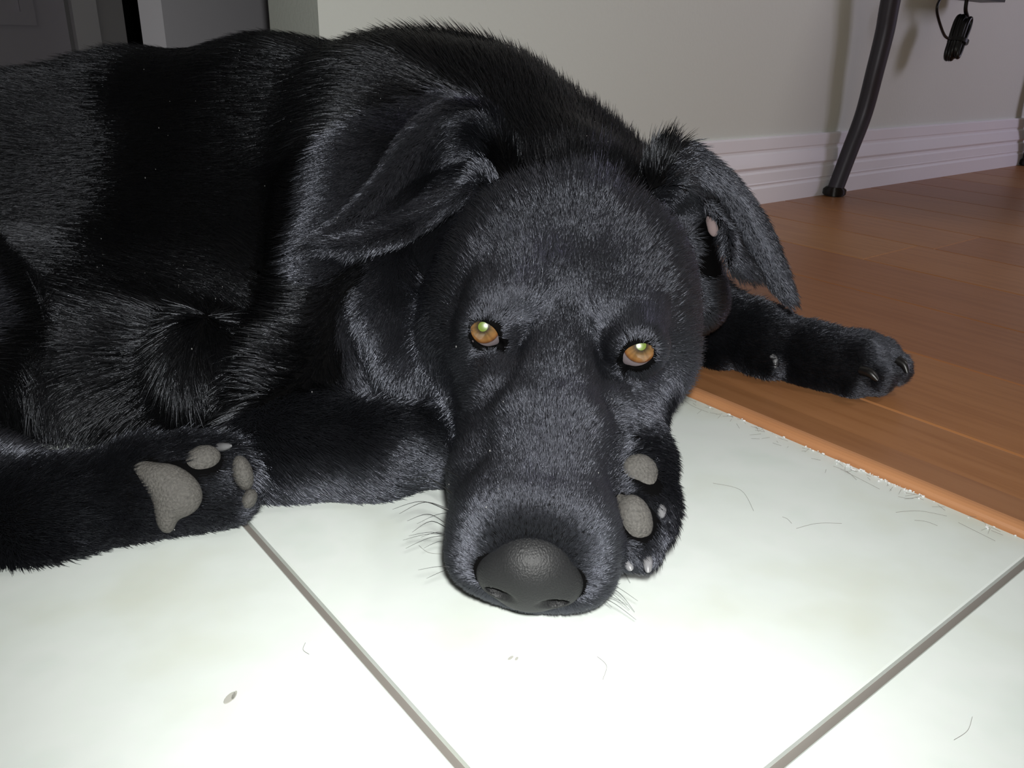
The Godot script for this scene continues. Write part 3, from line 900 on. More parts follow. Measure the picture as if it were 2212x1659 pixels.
func ears() -> Array:
	var left := patch([
		[Vector3(0.0512, 0.1505, -0.0345), Vector3(0.0421, 0.1626, -0.0374), Vector3(0.0254, 0.1792, -0.0464), Vector3(0.0017, 0.1810, -0.0504), Vector3(-0.0210, 0.1674, -0.0415), Vector3(-0.0406, 0.1376, -0.0128), Vector3(-0.0589, 0.1160, 0.0135), Vector3(-0.0722, 0.1055, 0.0331)],
		[Vector3(0.0485, 0.1485, -0.0174), Vector3(0.0390, 0.1612, -0.0118), Vector3(0.0274, 0.1756, -0.0168), Vector3(0.0059, 0.1759, -0.0180), Vector3(-0.0142, 0.1599, -0.0092), Vector3(-0.0329, 0.1358, 0.0085), Vector3(-0.0524, 0.1170, 0.0250), Vector3(-0.0706, 0.1065, 0.0359)],
		[Vector3(0.0402, 0.1404, -0.0140), Vector3(0.0313, 0.1460, -0.0217), Vector3(0.0190, 0.1480, -0.0356), Vector3(-0.0003, 0.1413, -0.0382), Vector3(-0.0162, 0.1314, -0.0211), Vector3(-0.0284, 0.1226, -0.0044), Vector3(-0.0472, 0.1124, 0.0183), Vector3(-0.0709, 0.1057, 0.0341)],
		[Vector3(0.0338, 0.1388, 0.0029), Vector3(0.0231, 0.1394, 0.0092), Vector3(0.0138, 0.1334, 0.0117), Vector3(0.0029, 0.1259, 0.0126), Vector3(-0.0084, 0.1192, 0.0176), Vector3(-0.0184, 0.1149, 0.0281), Vector3(-0.0411, 0.1097, 0.0367), Vector3(-0.0703, 0.1057, 0.0351)],
		[Vector3(0.0310, 0.1327, 0.0000), Vector3(0.0188, 0.1340, 0.0049), Vector3(0.0105, 0.1276, 0.0054), Vector3(0.0010, 0.1194, 0.0078), Vector3(-0.0095, 0.1136, 0.0134), Vector3(-0.0207, 0.1098, 0.0226), Vector3(-0.0432, 0.1060, 0.0339), Vector3(-0.0706, 0.1048, 0.0334)]], 0.0024)
	var right := patch([
		[Vector3(0.1270, 0.1579, -0.0159), Vector3(0.1399, 0.1639, -0.0216), Vector3(0.1566, 0.1624, -0.0340), Vector3(0.1827, 0.1483, -0.0390), Vector3(0.2022, 0.1273, -0.0324), Vector3(0.2189, 0.0986, -0.0236), Vector3(0.2294, 0.0695, -0.0093)],
		[Vector3(0.1257, 0.1502, -0.0019), Vector3(0.1373, 0.1586, -0.0021), Vector3(0.1557, 0.1548, -0.0103), Vector3(0.1789, 0.1399, -0.0116), Vector3(0.1952, 0.1179, -0.0079), Vector3(0.2117, 0.0910, -0.0064), Vector3(0.2275, 0.0695, -0.0072)],
		[Vector3(0.1280, 0.1410, 0.0074), Vector3(0.1394, 0.1457, 0.0098), Vector3(0.1568, 0.1401, 0.0002), Vector3(0.1765, 0.1272, -0.0128), Vector3(0.1936, 0.1055, -0.0178), Vector3(0.2090, 0.0843, -0.0144), Vector3(0.2274, 0.0681, -0.0087)]], 0.0026)
	var lobe := patch([
		[Vector3(0.1622, 0.1348, -0.0030), Vector3(0.1771, 0.1247, -0.0140), Vector3(0.1928, 0.1041, -0.0173), Vector3(0.2087, 0.0845, -0.0134)],
		[Vector3(0.1703, 0.1217, -0.0138), Vector3(0.1800, 0.1144, -0.0021), Vector3(0.1875, 0.1008, 0.0004), Vector3(0.2052, 0.0855, -0.0062)],
		[Vector3(0.1745, 0.1076, -0.0187), Vector3(0.1790, 0.1008, 0.0014), Vector3(0.1822, 0.0922, 0.0072), Vector3(0.2040, 0.0841, -0.0057)]], 0.0022)
	return [left, right, lobe]

func make_eye_sockets() -> void:
	for s in [0, 1]:
		var c: Vector3 = [Vector3(0.0362, 0.0903, 0.1169), Vector3(0.1098, 0.0866, 0.1293)][s]
		var cam_at: Vector3 = Vector3(0.0500, 0.2200, 0.5000)
		var z := (cam_at - c).normalized()
		var x := Vector3.UP.cross(z).normalized()
		var y := z.cross(x)
		var b := Basis(x, y, z)
		eyes.append(Transform3D(b, c))
		F.cap(c - z * 0.0008, c - z * 0.001, 0.0137, 0.0137, 0.008)
		var m := 1.0 if s == 0 else -1.0
		# opening: round, running down to the inner corner
		var roll := Basis(z, deg_to_rad(-32.0 * m - 6.0))
		F.ell(c + x * (-0.0003 * m) + y * (-0.0040) + z * 0.0105, Vector3(0.0078, 0.0052, 0.0095), roll * b, 0.0007, 1)
		F.ell(c + x * (0.0068 * m) + y * (-0.0092) + z * 0.0105, Vector3(0.0042, 0.0028, 0.006), roll * b, 0.0008, 1)
		bald.append([c + y * -0.0041 + z * 0.009, 0.0078])
		bald.append([c + x * 0.0068 * m + y * -0.0092 + z * 0.009, 0.0045])

func make_eyes(d: Node3D) -> void:
	var white := mat(Color(0.42, 0.385, 0.395), 0.12)
	var brown := mat(Color(1, 1, 1), 0.2)
	brown.vertex_color_use_as_albedo = true
	brown.clearcoat_enabled = true
	brown.clearcoat = 1.0
	brown.clearcoat_roughness = 0.02
	var shine := mat(Color(0.36, 0.43, 0.14), 0.3)
	shine.clearcoat_enabled = true
	shine.clearcoat = 1.0
	shine.clearcoat_roughness = 0.02
	for e in eyes:
		var o := Node3D.new()
		o.name = "eye"
		d.add_child(o, true)
		var t: Transform3D = e
		var out_ := -1.0 if eyes.find(e) == 0 else 1.0
		o.transform = Transform3D(t.basis * Basis(Vector3.UP, out_ * 0.11) * Basis(Vector3.RIGHT, 0.02 if out_ < 0 else -0.06), t.origin)
		var R := 0.0114
		obj("eyeball", cap_of_sphere(R, 0.74, 2.6, []), white, o)
		# iris: dark rim, amber, darker near the pupil
		obj("iris", cap_of_sphere(R + 0.0002, 0.20, 0.79, [[0.20, Color(0.03, 0.022, 0.012)], [0.26, Color(0.05, 0.035, 0.018)], [0.42, Color(0.17, 0.095, 0.038)], [0.6, Color(0.23, 0.115, 0.04)], [0.73, Color(0.15, 0.06, 0.02)], [0.76, Color(0.06, 0.03, 0.02)], [0.79, Color(0.1, 0.08, 0.08)]]), brown, o)
		obj("pupil", cap_of_sphere(R + 0.0003, 0.0, 0.2, []), shine, o)

func cap_of_sphere(R: float, a0: float, a1: float, ramp: Array) -> ArrayMesh:
	# zone of a sphere about +z from polar angle a0 to a1, coloured by angle
	var st := start()
	var rows := 14
	var cols := 40
	var g := Gradient.new()
	if ramp.size():
		g.offsets = PackedFloat32Array(ramp.map(func(e): return (e[0] - a0) / (a1 - a0)))
		g.colors = PackedColorArray(ramp.map(func(e): return e[1]))
	for i in rows:
		for j in cols:
			var pts := []
			for q in [[i, j], [i, j + 1], [i + 1, j + 1], [i + 1, j]]:
				var t: float = float(q[0]) / rows
				var a := lerpf(a0, a1, t)
				var ph: float = TAU * q[1] / cols
				var n := Vector3(sin(a) * cos(ph), sin(a) * sin(ph), cos(a))
				var c := Color.WHITE
				if ramp.size():
					c = g.sample(t)
					var streak := 0.86 + 0.14 * sin(ph * 17.0 + sin(ph * 5.0) * 2.0)
					c = Color(c.r * streak, c.g * streak, c.b * streak)
				pts.append([n, c])
			for k in [0, 1, 2, 0, 2, 3]:
				st.set_normal(pts[k][0])
				st.set_color(pts[k][1])
				st.add_vertex(pts[k][0] * R)
	return st.commit()

func make_nose(d: Node3D) -> void:
	var f := Field.new()
	var keep := F
	F = f
	hell([0, -2.7, 11.45], [1.85, 1.55, 1.55], 0.4)
	hell([0, -3.6, 11.7], [1.6, 1.3, 1.0], 0.5)
	both("ell", [1.25, -3.1, 11.7], [0.9, 1.0, 0.95], 0, 0, 0.4)
	# nostrils
	both("cap", [0.62, -3.4, 13.1], [1.25, -3.35, 12.4], 0.3, 0.34, 0.15, 1)
	both("cap", [1.1, -3.45, 12.7], [1.9, -3.2, 11.8], 0.26, 0.12, 0.12, 1)
	hcap([0, -3.8, 13.3], [0, -5.2, 12.5], 0.06, 0.06, 0.15, 1)
	F = keep
	var lo := H(0, -0.02, 0.12) - Vector3.ONE * 0.032
	var leather := mat(Color(0.055, 0.058, 0.066), 0.6)
	leather.heightmap_enabled = false
	var pebble := noise_tex(0.045, [], 512, 9, FastNoiseLite.TYPE_CELLULAR, true, 1)
	leather.normal_enabled = true
	leather.normal_texture = pebble
	leather.normal_scale = 0.9
	leather.uv1_triplanar = true
	leather.uv1_scale = Vector3(60, 60, 60)
	obj("nose", net_mesh(f, lo, lo + Vector3.ONE * 0.064, 0.0009), leather, d)
	bald.append([H(0, -0.028, 0.119), 0.0152])
	bald.append([H(0, -0.036, 0.1215), 0.0135])
	bald.append([H(-0.013, -0.029, 0.1185), 0.009])
	bald.append([H(0.013, -0.029, 0.1185), 0.009])

func pad(d: Node3D, parts: Array, m: Material) -> void:
	# one paw pad: [centre, radii] lumps joined; each lump faces the camera side
	var f := Field.new()
	var lo := Vector3.ONE * 9
	var hi := -Vector3.ONE * 9
	for p in parts:
		var c: Vector3 = p[0]
		var r: Vector3 = p[1]
		var z := (Vector3(0.0500, 0.2200, 0.5000) - c).normalized()
		var x := Vector3.UP.cross(z).normalized()
		f.ell(c, r, Basis(x, z.cross(x), z) * Basis(Vector3.BACK, p[2] if p.size() > 2 else 0.0), 0.004)
		bald.append([c + z * 0.003, maxf(r.x, r.y) * 0.95])
		lo = lo.min(c - Vector3.ONE * (maxf(r.x, r.y) + 0.003))
		hi = hi.max(c + Vector3.ONE * (maxf(r.x, r.y) + 0.003))
	obj("paw_pad", net_mesh(f, lo, hi, 0.0013), m, d)

func claw(d: Node3D, pts: Array, r: float, m: Material) -> void:
	var path := smooth_path(pts, 6)
	var radii := PackedFloat32Array()
	for i in path.size():
		var t := float(i) / (path.size() - 1)
		radii.append(r * sqrt(maxf(1.0 - t * t * 0.93, 0.02)))
	var st := start()
	tube_into(st, path, radii, 10)
	obj("claw", st.commit(), m, d)

func make_paws(d: Node3D) -> void:
	var rough := mat(Color(0.38, 0.37, 0.355), 0.75)
	rough.normal_enabled = true
	rough.normal_texture = noise_tex(0.06, [], 512, 13, FastNoiseLite.TYPE_SIMPLEX_SMOOTH, true)
	rough.normal_scale = 1.0
	rough.albedo_texture = noise_tex(0.05, [[0.0, Color(0.6, 0.6, 0.6)], [0.6, Color(0.85, 0.85, 0.85)], [1.0, Color(1, 1, 1)]], 512, 14)
	rough.uv1_triplanar = true
	rough.uv1_scale = Vector3(25, 25, 25)
	# hind paw: three-lobed sole pad and toe pads
	pad(d, [[Vector3(-0.1060, 0.0277, 0.1706), Vector3(0.0125, 0.0088, 0.006), -0.6], [Vector3(-0.1015, 0.0220, 0.1730), Vector3(0.0105, 0.0095, 0.006), 0.0], [Vector3(-0.1172, 0.0322, 0.1677), Vector3(0.0068, 0.0052, 0.005), -0.3], [Vector3(-0.1066, 0.0145, 0.1772), Vector3(0.0045, 0.008, 0.005), 0.0]], rough)
	pad(d, [[Vector3(-0.0951, 0.0327, 0.1567), Vector3(0.0088, 0.0072, 0.006), 0.3]], rough)
	pad(d, [[Vector3(-0.0772, 0.0258, 0.1552), Vector3(0.0048, 0.0088, 0.006), 0.15]], rough)
	pad(d, [[Vector3(-0.0731, 0.0155, 0.1617), Vector3(0.0036, 0.0052, 0.005), -0.5]], rough)
	# curled forepaw
	pad(d, [[Vector3(0.1061, 0.0508, 0.1610), Vector3(0.0042, 0.0052, 0.004), 0.0]], rough)
	pad(d, [[Vector3(0.1066, 0.0470, 0.1821), Vector3(0.0085, 0.0085, 0.006), -0.8], [Vector3(0.1101, 0.0438, 0.1878), Vector3(0.0045, 0.006, 0.005), 0.3]], rough)
	pad(d, [[Vector3(0.1031, 0.0370, 0.2041), Vector3(0.0072, 0.0105, 0.006), 0.35], [Vector3(0.0976, 0.0392, 0.1962), Vector3(0.004, 0.005, 0.004), 0.6]], rough)
	pad(d, [[Vector3(0.1709, 0.1167, -0.0074), Vector3(0.0034, 0.0058, 0.003), 0.35], [Vector3(0.1692, 0.1221, -0.0118), Vector3(0.002, 0.0035, 0.002), -0.3]], mat(Color(0.5, 0.44, 0.44), 0.9))
	d.get_child(d.get_child_count() - 1).name = "inner_ear"
	var horn := mat(Color(0.46, 0.46, 0.47), 0.3)
	claw(d, [Vector3(0.1153, 0.0387, 0.1943), Vector3(0.1144, 0.0394, 0.2004), Vector3(0.1141, 0.0383, 0.2041)], 0.0026, horn)
	claw(d, [Vector3(0.0995, 0.0225, 0.2118), Vector3(0.1000, 0.0233, 0.2169), Vector3(0.1010, 0.0217, 0.2187)], 0.0024, horn)
	claw(d, [Vector3(0.1079, 0.0250, 0.2108), Vector3(0.1074, 0.0256, 0.2181), Vector3(0.1073, 0.0229, 0.2214)], 0.0024, horn)
	claw(d, [Vector3(-0.0890, 0.0364, 0.1497), Vector3(-0.0850, 0.0386, 0.1531), Vector3(-0.0814, 0.0400, 0.1547)], 0.0022, horn)
	var dark := mat(Color(0.09, 0.085, 0.085), 0.35)
	claw(d, [Vector3(0.2846, 0.0221, -0.0166), Vector3(0.2877, 0.0227, -0.0104), Vector3(0.2918, 0.0190, -0.0067)], 0.0034, dark)
	claw(d, [Vector3(0.3122, 0.0259, -0.0280), Vector3(0.3156, 0.0242, -0.0240), Vector3(0.3175, 0.0194, -0.0209)], 0.0034, dark)
	claw(d, [Vector3(0.2335, 0.0192, -0.0479), Vector3(0.2352, 0.0164, -0.0446), Vector3(0.2351, 0.0115, -0.0426)], 0.0024, horn)

func make_whiskers(d: Node3D) -> void:
	var wm := mat(Color(0.05, 0.05, 0.055), 0.4)
	var roots := [[-3.5, -2.9, 8.4], [-3.6, -3.4, 8.0], [-3.55, -3.2, 9.0], [-3.5, -3.8, 8.6], [-3.4, -3.6, 9.6], [-3.5, -4.2, 9.2], [-3.45, -2.6, 7.6]]
	var tips := [Vector3(0.0033, 0.0382, 0.1804), Vector3(0.0091, 0.0361, 0.1812), Vector3(0.0037, 0.0329, 0.1988), Vector3(0.0006, 0.0336, 0.1964), Vector3(0.0079, 0.0330, 0.2042), Vector3(0.0106, 0.0314, 0.2103), Vector3(0.0095, 0.0369, 0.1755)]
	for i in roots.size():
		var a := H(roots[i][0] * 0.01, roots[i][1] * 0.01, roots[i][2] * 0.01)
		var b: Vector3 = tips[i]
		var m := a.lerp(b, 0.5) + Vector3(0.0, 0.005, 0.0)
		obj("whisker", tube([a, m, b], 0.00022, 0.00006, 5, 8), wm, d)
	for i in 16:
		var s := -1.0 if i % 2 == 0 else 1.0
		var w := rng.randf_range(8.0, 12.0)
		var v := rng.randf_range(-5.0, -3.4)
		var a := H(s * (3.3 if w < 10.5 else 2.4) * 0.01, v * 0.01, w * 0.01)
		var b := a + head.basis * Vector3(s * rng.randf_range(0.012, 0.022), rng.randf_range(-0.012, 0.0), rng.randf_range(-0.004, 0.008))
		b.y = maxf(b.y, 0.002)
		obj("whisker", tube([a, a.lerp(b, 0.5) + Vector3(0, 0.002, 0), b], 0.00016, 0.00005, 5, 6), wm, d)

func make_flow() -> void:
	# direction the coat lies in, its length and how far it lifts, given at places and blended between them
	var hb := head.basis
	var add := func(p: Vector3, dir: Vector3, ln: float, lift: float) -> void:
		flow.append([p, dir.normalized(), ln, lift])
	# head: away from the nose
	for s in [-1.0, 0.0, 1.0]:
		add.call(H(s * 0.02, 0.0, 0.12), hb * Vector3(s * 0.35, 0, -1), 0.0018, 0.4)
		add.call(H(s * 0.02, 0.0, 0.10), hb * Vector3(s * 0.35, 0, -1), 0.0022, 0.6)
		add.call(H(s * 0.02, 0.0, 0.08), hb * Vector3(s * 0.3, 0, -1), 0.003, 0.75)
		add.call(H(s * 0.02, 0.0, 0.05), hb * Vector3(s * 0.3, 0, -1), 0.0038, 0.75)
		add.call(H(s * 0.02, 0.01, -0.01), hb * Vector3(s * 0.35, 0.3, -1), 0.005, 0.85)
		add.call(H(s * 0.032, 0.02, -0.035), hb * Vector3(s * 0.5, 0, -1), 0.0055, 1.35)
		add.call(H(s * 0.035, 0.025, -0.06), hb * Vector3(s * 0.5, 0, -1), 0.006, 1.3)
		add.call(H(s * 0.04, 0.03, -0.11), hb * Vector3(s * 0.7, 0, -1), 0.009, 0.8)
		add.call(H(s * 0.035, -0.03, 0.09), hb * Vector3(s * 0.2, -0.5, -1), 0.003, 0.35)
	for p in [H(0, 0.024, -0.052), H(-0.011, 0.022, -0.04), H(0.011, 0.022, -0.04), H(0, 0.018, -0.03), H(0, 0.014, -0.02), H(-0.017, 0.004, -0.006), H(0.017, 0.004, -0.006), H(-0.019, 0.0, 0.008), H(0.019, 0.0, 0.008)]:
		add.call(p, hb * Vector3(0, 0.1, -1), 0.0045, 0.0)
	for p in [H(0, 0.006, 0.0), H(0, 0.004, 0.014), H(0, 0.002, 0.028)]:
		add.call(p, hb * Vector3(0, 0.1, -1), 0.004, 1.0)
	for s in [-1.0, 0.0, 1.0]:
		add.call(H(s * 0.022, 0.033, -0.135), hb * Vector3(s * 0.3, 0.7, -0.7), 0.017, 0.7)
	for e in eyes:
		var t: Transform3D = e
		for k in 8:
			var a := TAU * k / 8.0
			var o: Vector3 = t.basis.x * cos(a) + t.basis.y * sin(a)
			add.call(t.origin + o * 0.0115 + t.basis.z * 0.008 - t.basis.y * 0.003, o - t.basis.z * 0.6, 0.0035, 0.3)
	for s in [-1.0, 1.0]:
		add.call(H(s * 0.045, -0.03, 0.02), hb * Vector3(s * 0.6, -0.5, -1), 0.006, 0.3)
		add.call(H(s * 0.065, -0.03, -0.05), hb * Vector3(s * 0.5, -0.6, -1), 0.009, 0.6)
		add.call(H(s * 0.065, 0.01, -0.08), hb * Vector3(s * 0.8, -0.3, -1), 0.01, 0.35)
	# ears: along the flap to the tip
	for p in [Vector3(0.0321, 0.1773, -0.0240), Vector3(0.0032, 0.1730, -0.0330), Vector3(-0.0231, 0.1472, -0.0114), Vector3(-0.0473, 0.1209, 0.0158), Vector3(-0.0643, 0.1095, 0.0282), Vector3(0.0014, 0.1270, 0.0111), Vector3(-0.0186, 0.1159, 0.0266)]:
		add.call(p, Vector3(-0.0725, 0.1052, 0.0343) - Vector3(0.0034, 0.1677, -0.0308), 0.0055, 0.35)
	add.call(Vector3(0.0380, 0.1697, -0.0208), Vector3(0.1, 1, 0.1), 0.016, 0.7)
	for p in [Vector3(0.1566, 0.1548, -0.0146), Vector3(0.1851, 0.1357, -0.0175), Vector3(0.2047, 0.1087, -0.0116), Vector3(0.2225, 0.0751, -0.0052), Vector3(0.1835, 0.1025, 0.0018)]:
		add.call(p, Vector3(0.2263, 0.0692, -0.0049) - Vector3(0.1762, 0.1461, -0.0218), 0.006, 0.35)
	add.call(Vector3(0.1366, 0.1647, -0.0187), Vector3(-0.1, 1, 0.0), 0.018, 0.75)
	# neck, shoulder, trunk
	add.call(Vector3(0.0755, 0.1763, -0.1319), Vector3(-0.3, 0.1, -1.0), 0.018, 0.15)
	add.call(Vector3(0.0588, 0.1584, -0.0811), Vector3(-0.2, 0.0, -1.0), 0.016, 0.06)
	add.call(Vector3(0.1246, 0.1491, -0.0989), Vector3(0.0, 0.0, -1.0), 0.016, 0.06)
	add.call(Vector3(0.0077, 0.1868, -0.1363), Vector3(-0.4, -0.1, -1.0), 0.016, 0.06)
	add.call(Vector3(0.1627, 0.0956, -0.0116), Vector3(0.1, -0.4, -1.0), 0.01, 0.2)
	add.call(Vector3(0.0034, 0.2077, -0.1992), Vector3(-0.8, 0.5, -0.4), 0.024, 0.6)
	add.call(Vector3(0.0513, 0.1951, -0.2048), Vector3(0.2, 0.8, -0.5), 0.022, 0.6)
	add.call(Vector3(0.1011, 0.1659, -0.1492), Vector3(0.3, 0.7, -0.5), 0.02, 0.5)
	add.call(Vector3(-0.0490, 0.1683, -0.1069), Vector3(-0.8, -0.4, -0.2), 0.02, 0.3)
	add.call(Vector3(-0.0852, 0.1533, -0.0898), Vector3(-1, -0.3, -0.1), 0.018, 0.25)
	add.call(Vector3(-0.0660, 0.0837, 0.0151), Vector3(-0.8, -0.4, -0.5), 0.016, 0.8)
	for p in [Vector3(-0.0876, 0.1005, -0.0082), Vector3(-0.1038, 0.1077, -0.0274), Vector3(-0.0927, 0.0816, 0.0105), Vector3(-0.0795, 0.0656, 0.0335), Vector3(-0.0692, 0.0940, 0.0108), Vector3(-0.0931, 0.0602, 0.0357)]:
		add.call(p, Vector3(-0.6, -0.1, -1.0), 0.016, 0.05)
	add.call(Vector3(-0.0495, 0.0945, 0.0106), Vector3(-0.8, -0.4, -0.5), 0.016, 0.9)
	add.call(Vector3(-0.1699, 0.0532, -0.0264), Vector3(-1, -0.15, -0.3), 0.018, 0.08)
	add.call(Vector3(-0.0707, 0.0465, 0.0740), Vector3(-0.6, -0.6, -0.5), 0.016, 0.9)
	add.call(Vector3(-0.0544, 0.0736, 0.0193), Vector3(-0.8, -0.4, -0.5), 0.016, 0.8)
	add.call(Vector3(-0.1615, 0.2008, -0.1421), Vector3(-1, -0.05, -0.1), 0.018, 0.1)
	add.call(Vector3(-0.2005, 0.1123, -0.1269), Vector3(-1, -0.1, -0.3), 0.018, 0.06)
	add.call(Vector3(-0.2443, 0.1560, -0.1885), Vector3(-1, -0.1, -0.3), 0.018, 0.06)
	add.call(Vector3(-0.1575, 0.0794, -0.0915), Vector3(-1, -0.1, -0.3), 0.018, 0.06)
	add.call(Vector3(-0.2144, 0.0654, -0.0856), Vector3(-1, -0.1, -0.3), 0.018, 0.06)
	add.call(Vector3(-0.2821, 0.1165, -0.0853), Vector3(-1, -0.15, 0.45), 0.018, 0.25)
	add.call(Vector3(-0.2821, 0.0849, -0.0504), Vector3(-1, -0.15, 0.45), 0.018, 0.25)
	add.call(Vector3(-0.2886, 0.1420, -0.1393), Vector3(-1, -0.15, 0.4), 0.018, 0.3)
	add.call(Vector3(-0.3186, 0.1722, -0.1736), Vector3(-1, -0.1, 0.4), 0.018, 0.4)
	add.call(Vector3(-0.2980, 0.1641, -0.2027), Vector3(-1, -0.1, 0.3), 0.018, 0.35)
	add.call(Vector3(-0.2056, 0.0538, 0.0276), Vector3(-1, -0.2, 0.1), 0.02, 0.25)
	add.call(Vector3(-0.1205, 0.0469, 0.0792), Vector3(0.2, -1, 0.2), 0.022, 0.3)
	add.call(Vector3(-0.1243, 0.0657, 0.0551), Vector3(-0.3, -0.9, 0.0), 0.02, 0.25)
	add.call(Vector3(-0.1624, 0.0207, 0.0739), Vector3(-0.7, -0.6, 0.2), 0.022, 0.3)
	add.call(Vector3(-0.1678, 0.0413, 0.0544), Vector3(-1.0, -0.3, 0.2), 0.022, 0.6)
	add.call(Vector3(-0.2097, 0.0120, 0.0775), Vector3(0.1, -1, 0.3), 0.026, 0.35)
	# limbs
	add.call(Vector3(-0.2025, 0.0794, 0.1036), Vector3(0.0, -0.2, -1), 0.012, 0.1)
	add.call(Vector3(-0.1872, 0.0550, 0.1354), Vector3(0.0, -0.2, -1), 0.012, 0.1)
	add.call(Vector3(-0.1789, 0.0434, 0.1619), Vector3(0.0, -0.2, -1), 0.012, 0.1)
	add.call(Vector3(-0.1663, 0.0367, 0.1756), Vector3(1, 0, -0.1), 0.007, 0.9)
	add.call(Vector3(-0.1546, 0.0205, 0.1877), Vector3(1, 0, -0.1), 0.008, 0.9)
	add.call(Vector3(-0.1206, 0.0234, 0.1703), Vector3(1, 0, -0.1), 0.005, 0.75)
	add.call(Vector3(-0.0796, 0.0220, 0.1654), Vector3(1, -0.1, 0), 0.005, 0.5)
	add.call(Vector3(-0.0948, 0.0182, 0.1725), Vector3(1, -0.1, 0), 0.005, 0.6)
	add.call(Vector3(-0.0584, 0.0379, 0.1426), Vector3(0.5, -0.9, 0.1), 0.012, 0.9)
	add.call(Vector3(-0.0265, 0.0429, 0.1188), Vector3(0.6, -0.8, 0.1), 0.01, 0.9)
	add.call(Vector3(0.0006, 0.0417, 0.1085), Vector3(0.6, -0.8, 0.1), 0.009, 0.9)
	add.call(Vector3(-0.0422, 0.0190, 0.1396), Vector3(0.9, -0.45, 0.1), 0.01, 0.25)
	add.call(Vector3(0.0023, 0.0284, 0.1248), Vector3(1, -0.2, 0.0), 0.009, 0.25)
	for p in [Vector3(0.1182, 0.0511, 0.1262), Vector3(0.1126, 0.0512, 0.1154), Vector3(0.1204, 0.0472, 0.1441), Vector3(0.1116, 0.0449, 0.1451), Vector3(0.1215, 0.0381, 0.1642), Vector3(0.1172, 0.0327, 0.1881)]:
		add.call(p, Vector3(0.3, -0.3, 0.9), 0.0042, 0.9)
	add.call(Vector3(0.1053, 0.0223, 0.2087), Vector3(0.0, -0.3, 1), 0.0045, 0.5)
	add.call(Vector3(0.2015, 0.0397, -0.0749), Vector3(1, -0.2, 0.3), 0.008, 0.7)
	add.call(Vector3(0.2592, 0.0234, -0.0464), Vector3(1, 0, 0.4), 0.0055, 0.7)
	add.call(Vector3(0.3058, 0.0201, -0.0234), Vector3(1, -0.2, 0.4), 0.0038, 0.6)
	add.call(Vector3(0.2859, 0.0177, -0.0278), Vector3(1, -0.2, 0.4), 0.0038, 0.6)
	for p in [Vector3(0.1598, 0.1218, -0.0117), Vector3(0.1625, 0.1010, -0.0138), Vector3(0.1720, 0.0983, -0.0019), Vector3(0.1750, 0.0771, -0.0038), Vector3(0.1654, 0.0767, -0.0145)]:
		add.call(p, Vector3(0.05, -0.2, -1.0), 0.006, 0.05)
	bald.append([Vector3(0.1704, 0.1120, -0.0184), 0.014])
	bald.append([Vector3(0.1715, 0.0959, -0.0117), 0.013])
	# loose skin behind the cheek
	for p in [Vector3(-0.0243, 0.0940, 0.0379), Vector3(-0.0253, 0.0836, 0.0585), Vector3(-0.0174, 0.0767, 0.0700), Vector3(-0.0208, 0.0649, 0.0749), Vector3(-0.0095, 0.0630, 0.0833), Vector3(-0.0064, 0.0523, 0.0900), Vector3(0.0058, 0.0435, 0.1001)]:
		add.call(p, Vector3(-0.25, -0.9, 0.1), 0.012, 0.12)
	add.call(Vector3(-0.0355, 0.0936, 0.0272), Vector3(-0.3, -0.9, 0.0), 0.016, 0.25)
		# inside the right ear
	

func tuft_mesh(hairs: int, thick: float, spread: float, bend: float, sd: int) -> ArrayMesh:
	# a few tapering three-sided hairs, one unit long along +y, leaning from +z back towards the skin
	var r := RandomNumberGenerator.new()
	r.seed = sd
	var V := PackedVector3Array()
	var NN := PackedVector3Array()
	var I := PackedInt32Array()
	for h in hairs:
		var base := Vector3(r.randf_range(-spread, spread), r.randf_range(-spread, spread) * 1.5, 0.0)
		var dir := Vector3(r.randf_range(-0.14, 0.14), r.randf_range(0.75, 1.05), r.randf_range(-0.08, 0.12))
		var first := V.size()
		var segs := 3
		for i in segs + 1:
			var t := float(i) / segs
			var c := base + dir * t + Vector3(0, 0, bend * (t - 0.75 * t * t) - 0.04)
			var rad := thick * (1.0 - t * t * 0.85)
			var tan := (dir + Vector3(0, 0, bend * (1.0 - 1.5 * t))).normalized()
			var sx := tan.cross(Vector3.BACK).normalized()
			var sz := sx.cross(tan)
			for k in 3:
				var a := TAU * (k + 0.25) / 3.0
				var n := sx * cos(a) + sz * sin(a)
				V.append(c + n * rad)
				NN.append(n)
		for i in segs:
			for k in 3:
				var p := first + i * 3 + k
				var q := first + i * 3 + (k + 1) % 3
				var n0 := (V[q] - V[p]).cross(V[p + 3] - V[p])
				if n0.dot(NN[p] + NN[q]) > 0.0:
					I.append_array(PackedInt32Array([p, p + 3, q, q, p + 3, q + 3]))
				else:
					I.append_array(PackedInt32Array([p, q, p + 3, q, q + 3, p + 3]))
	return arrays_mesh(V, NN, I)

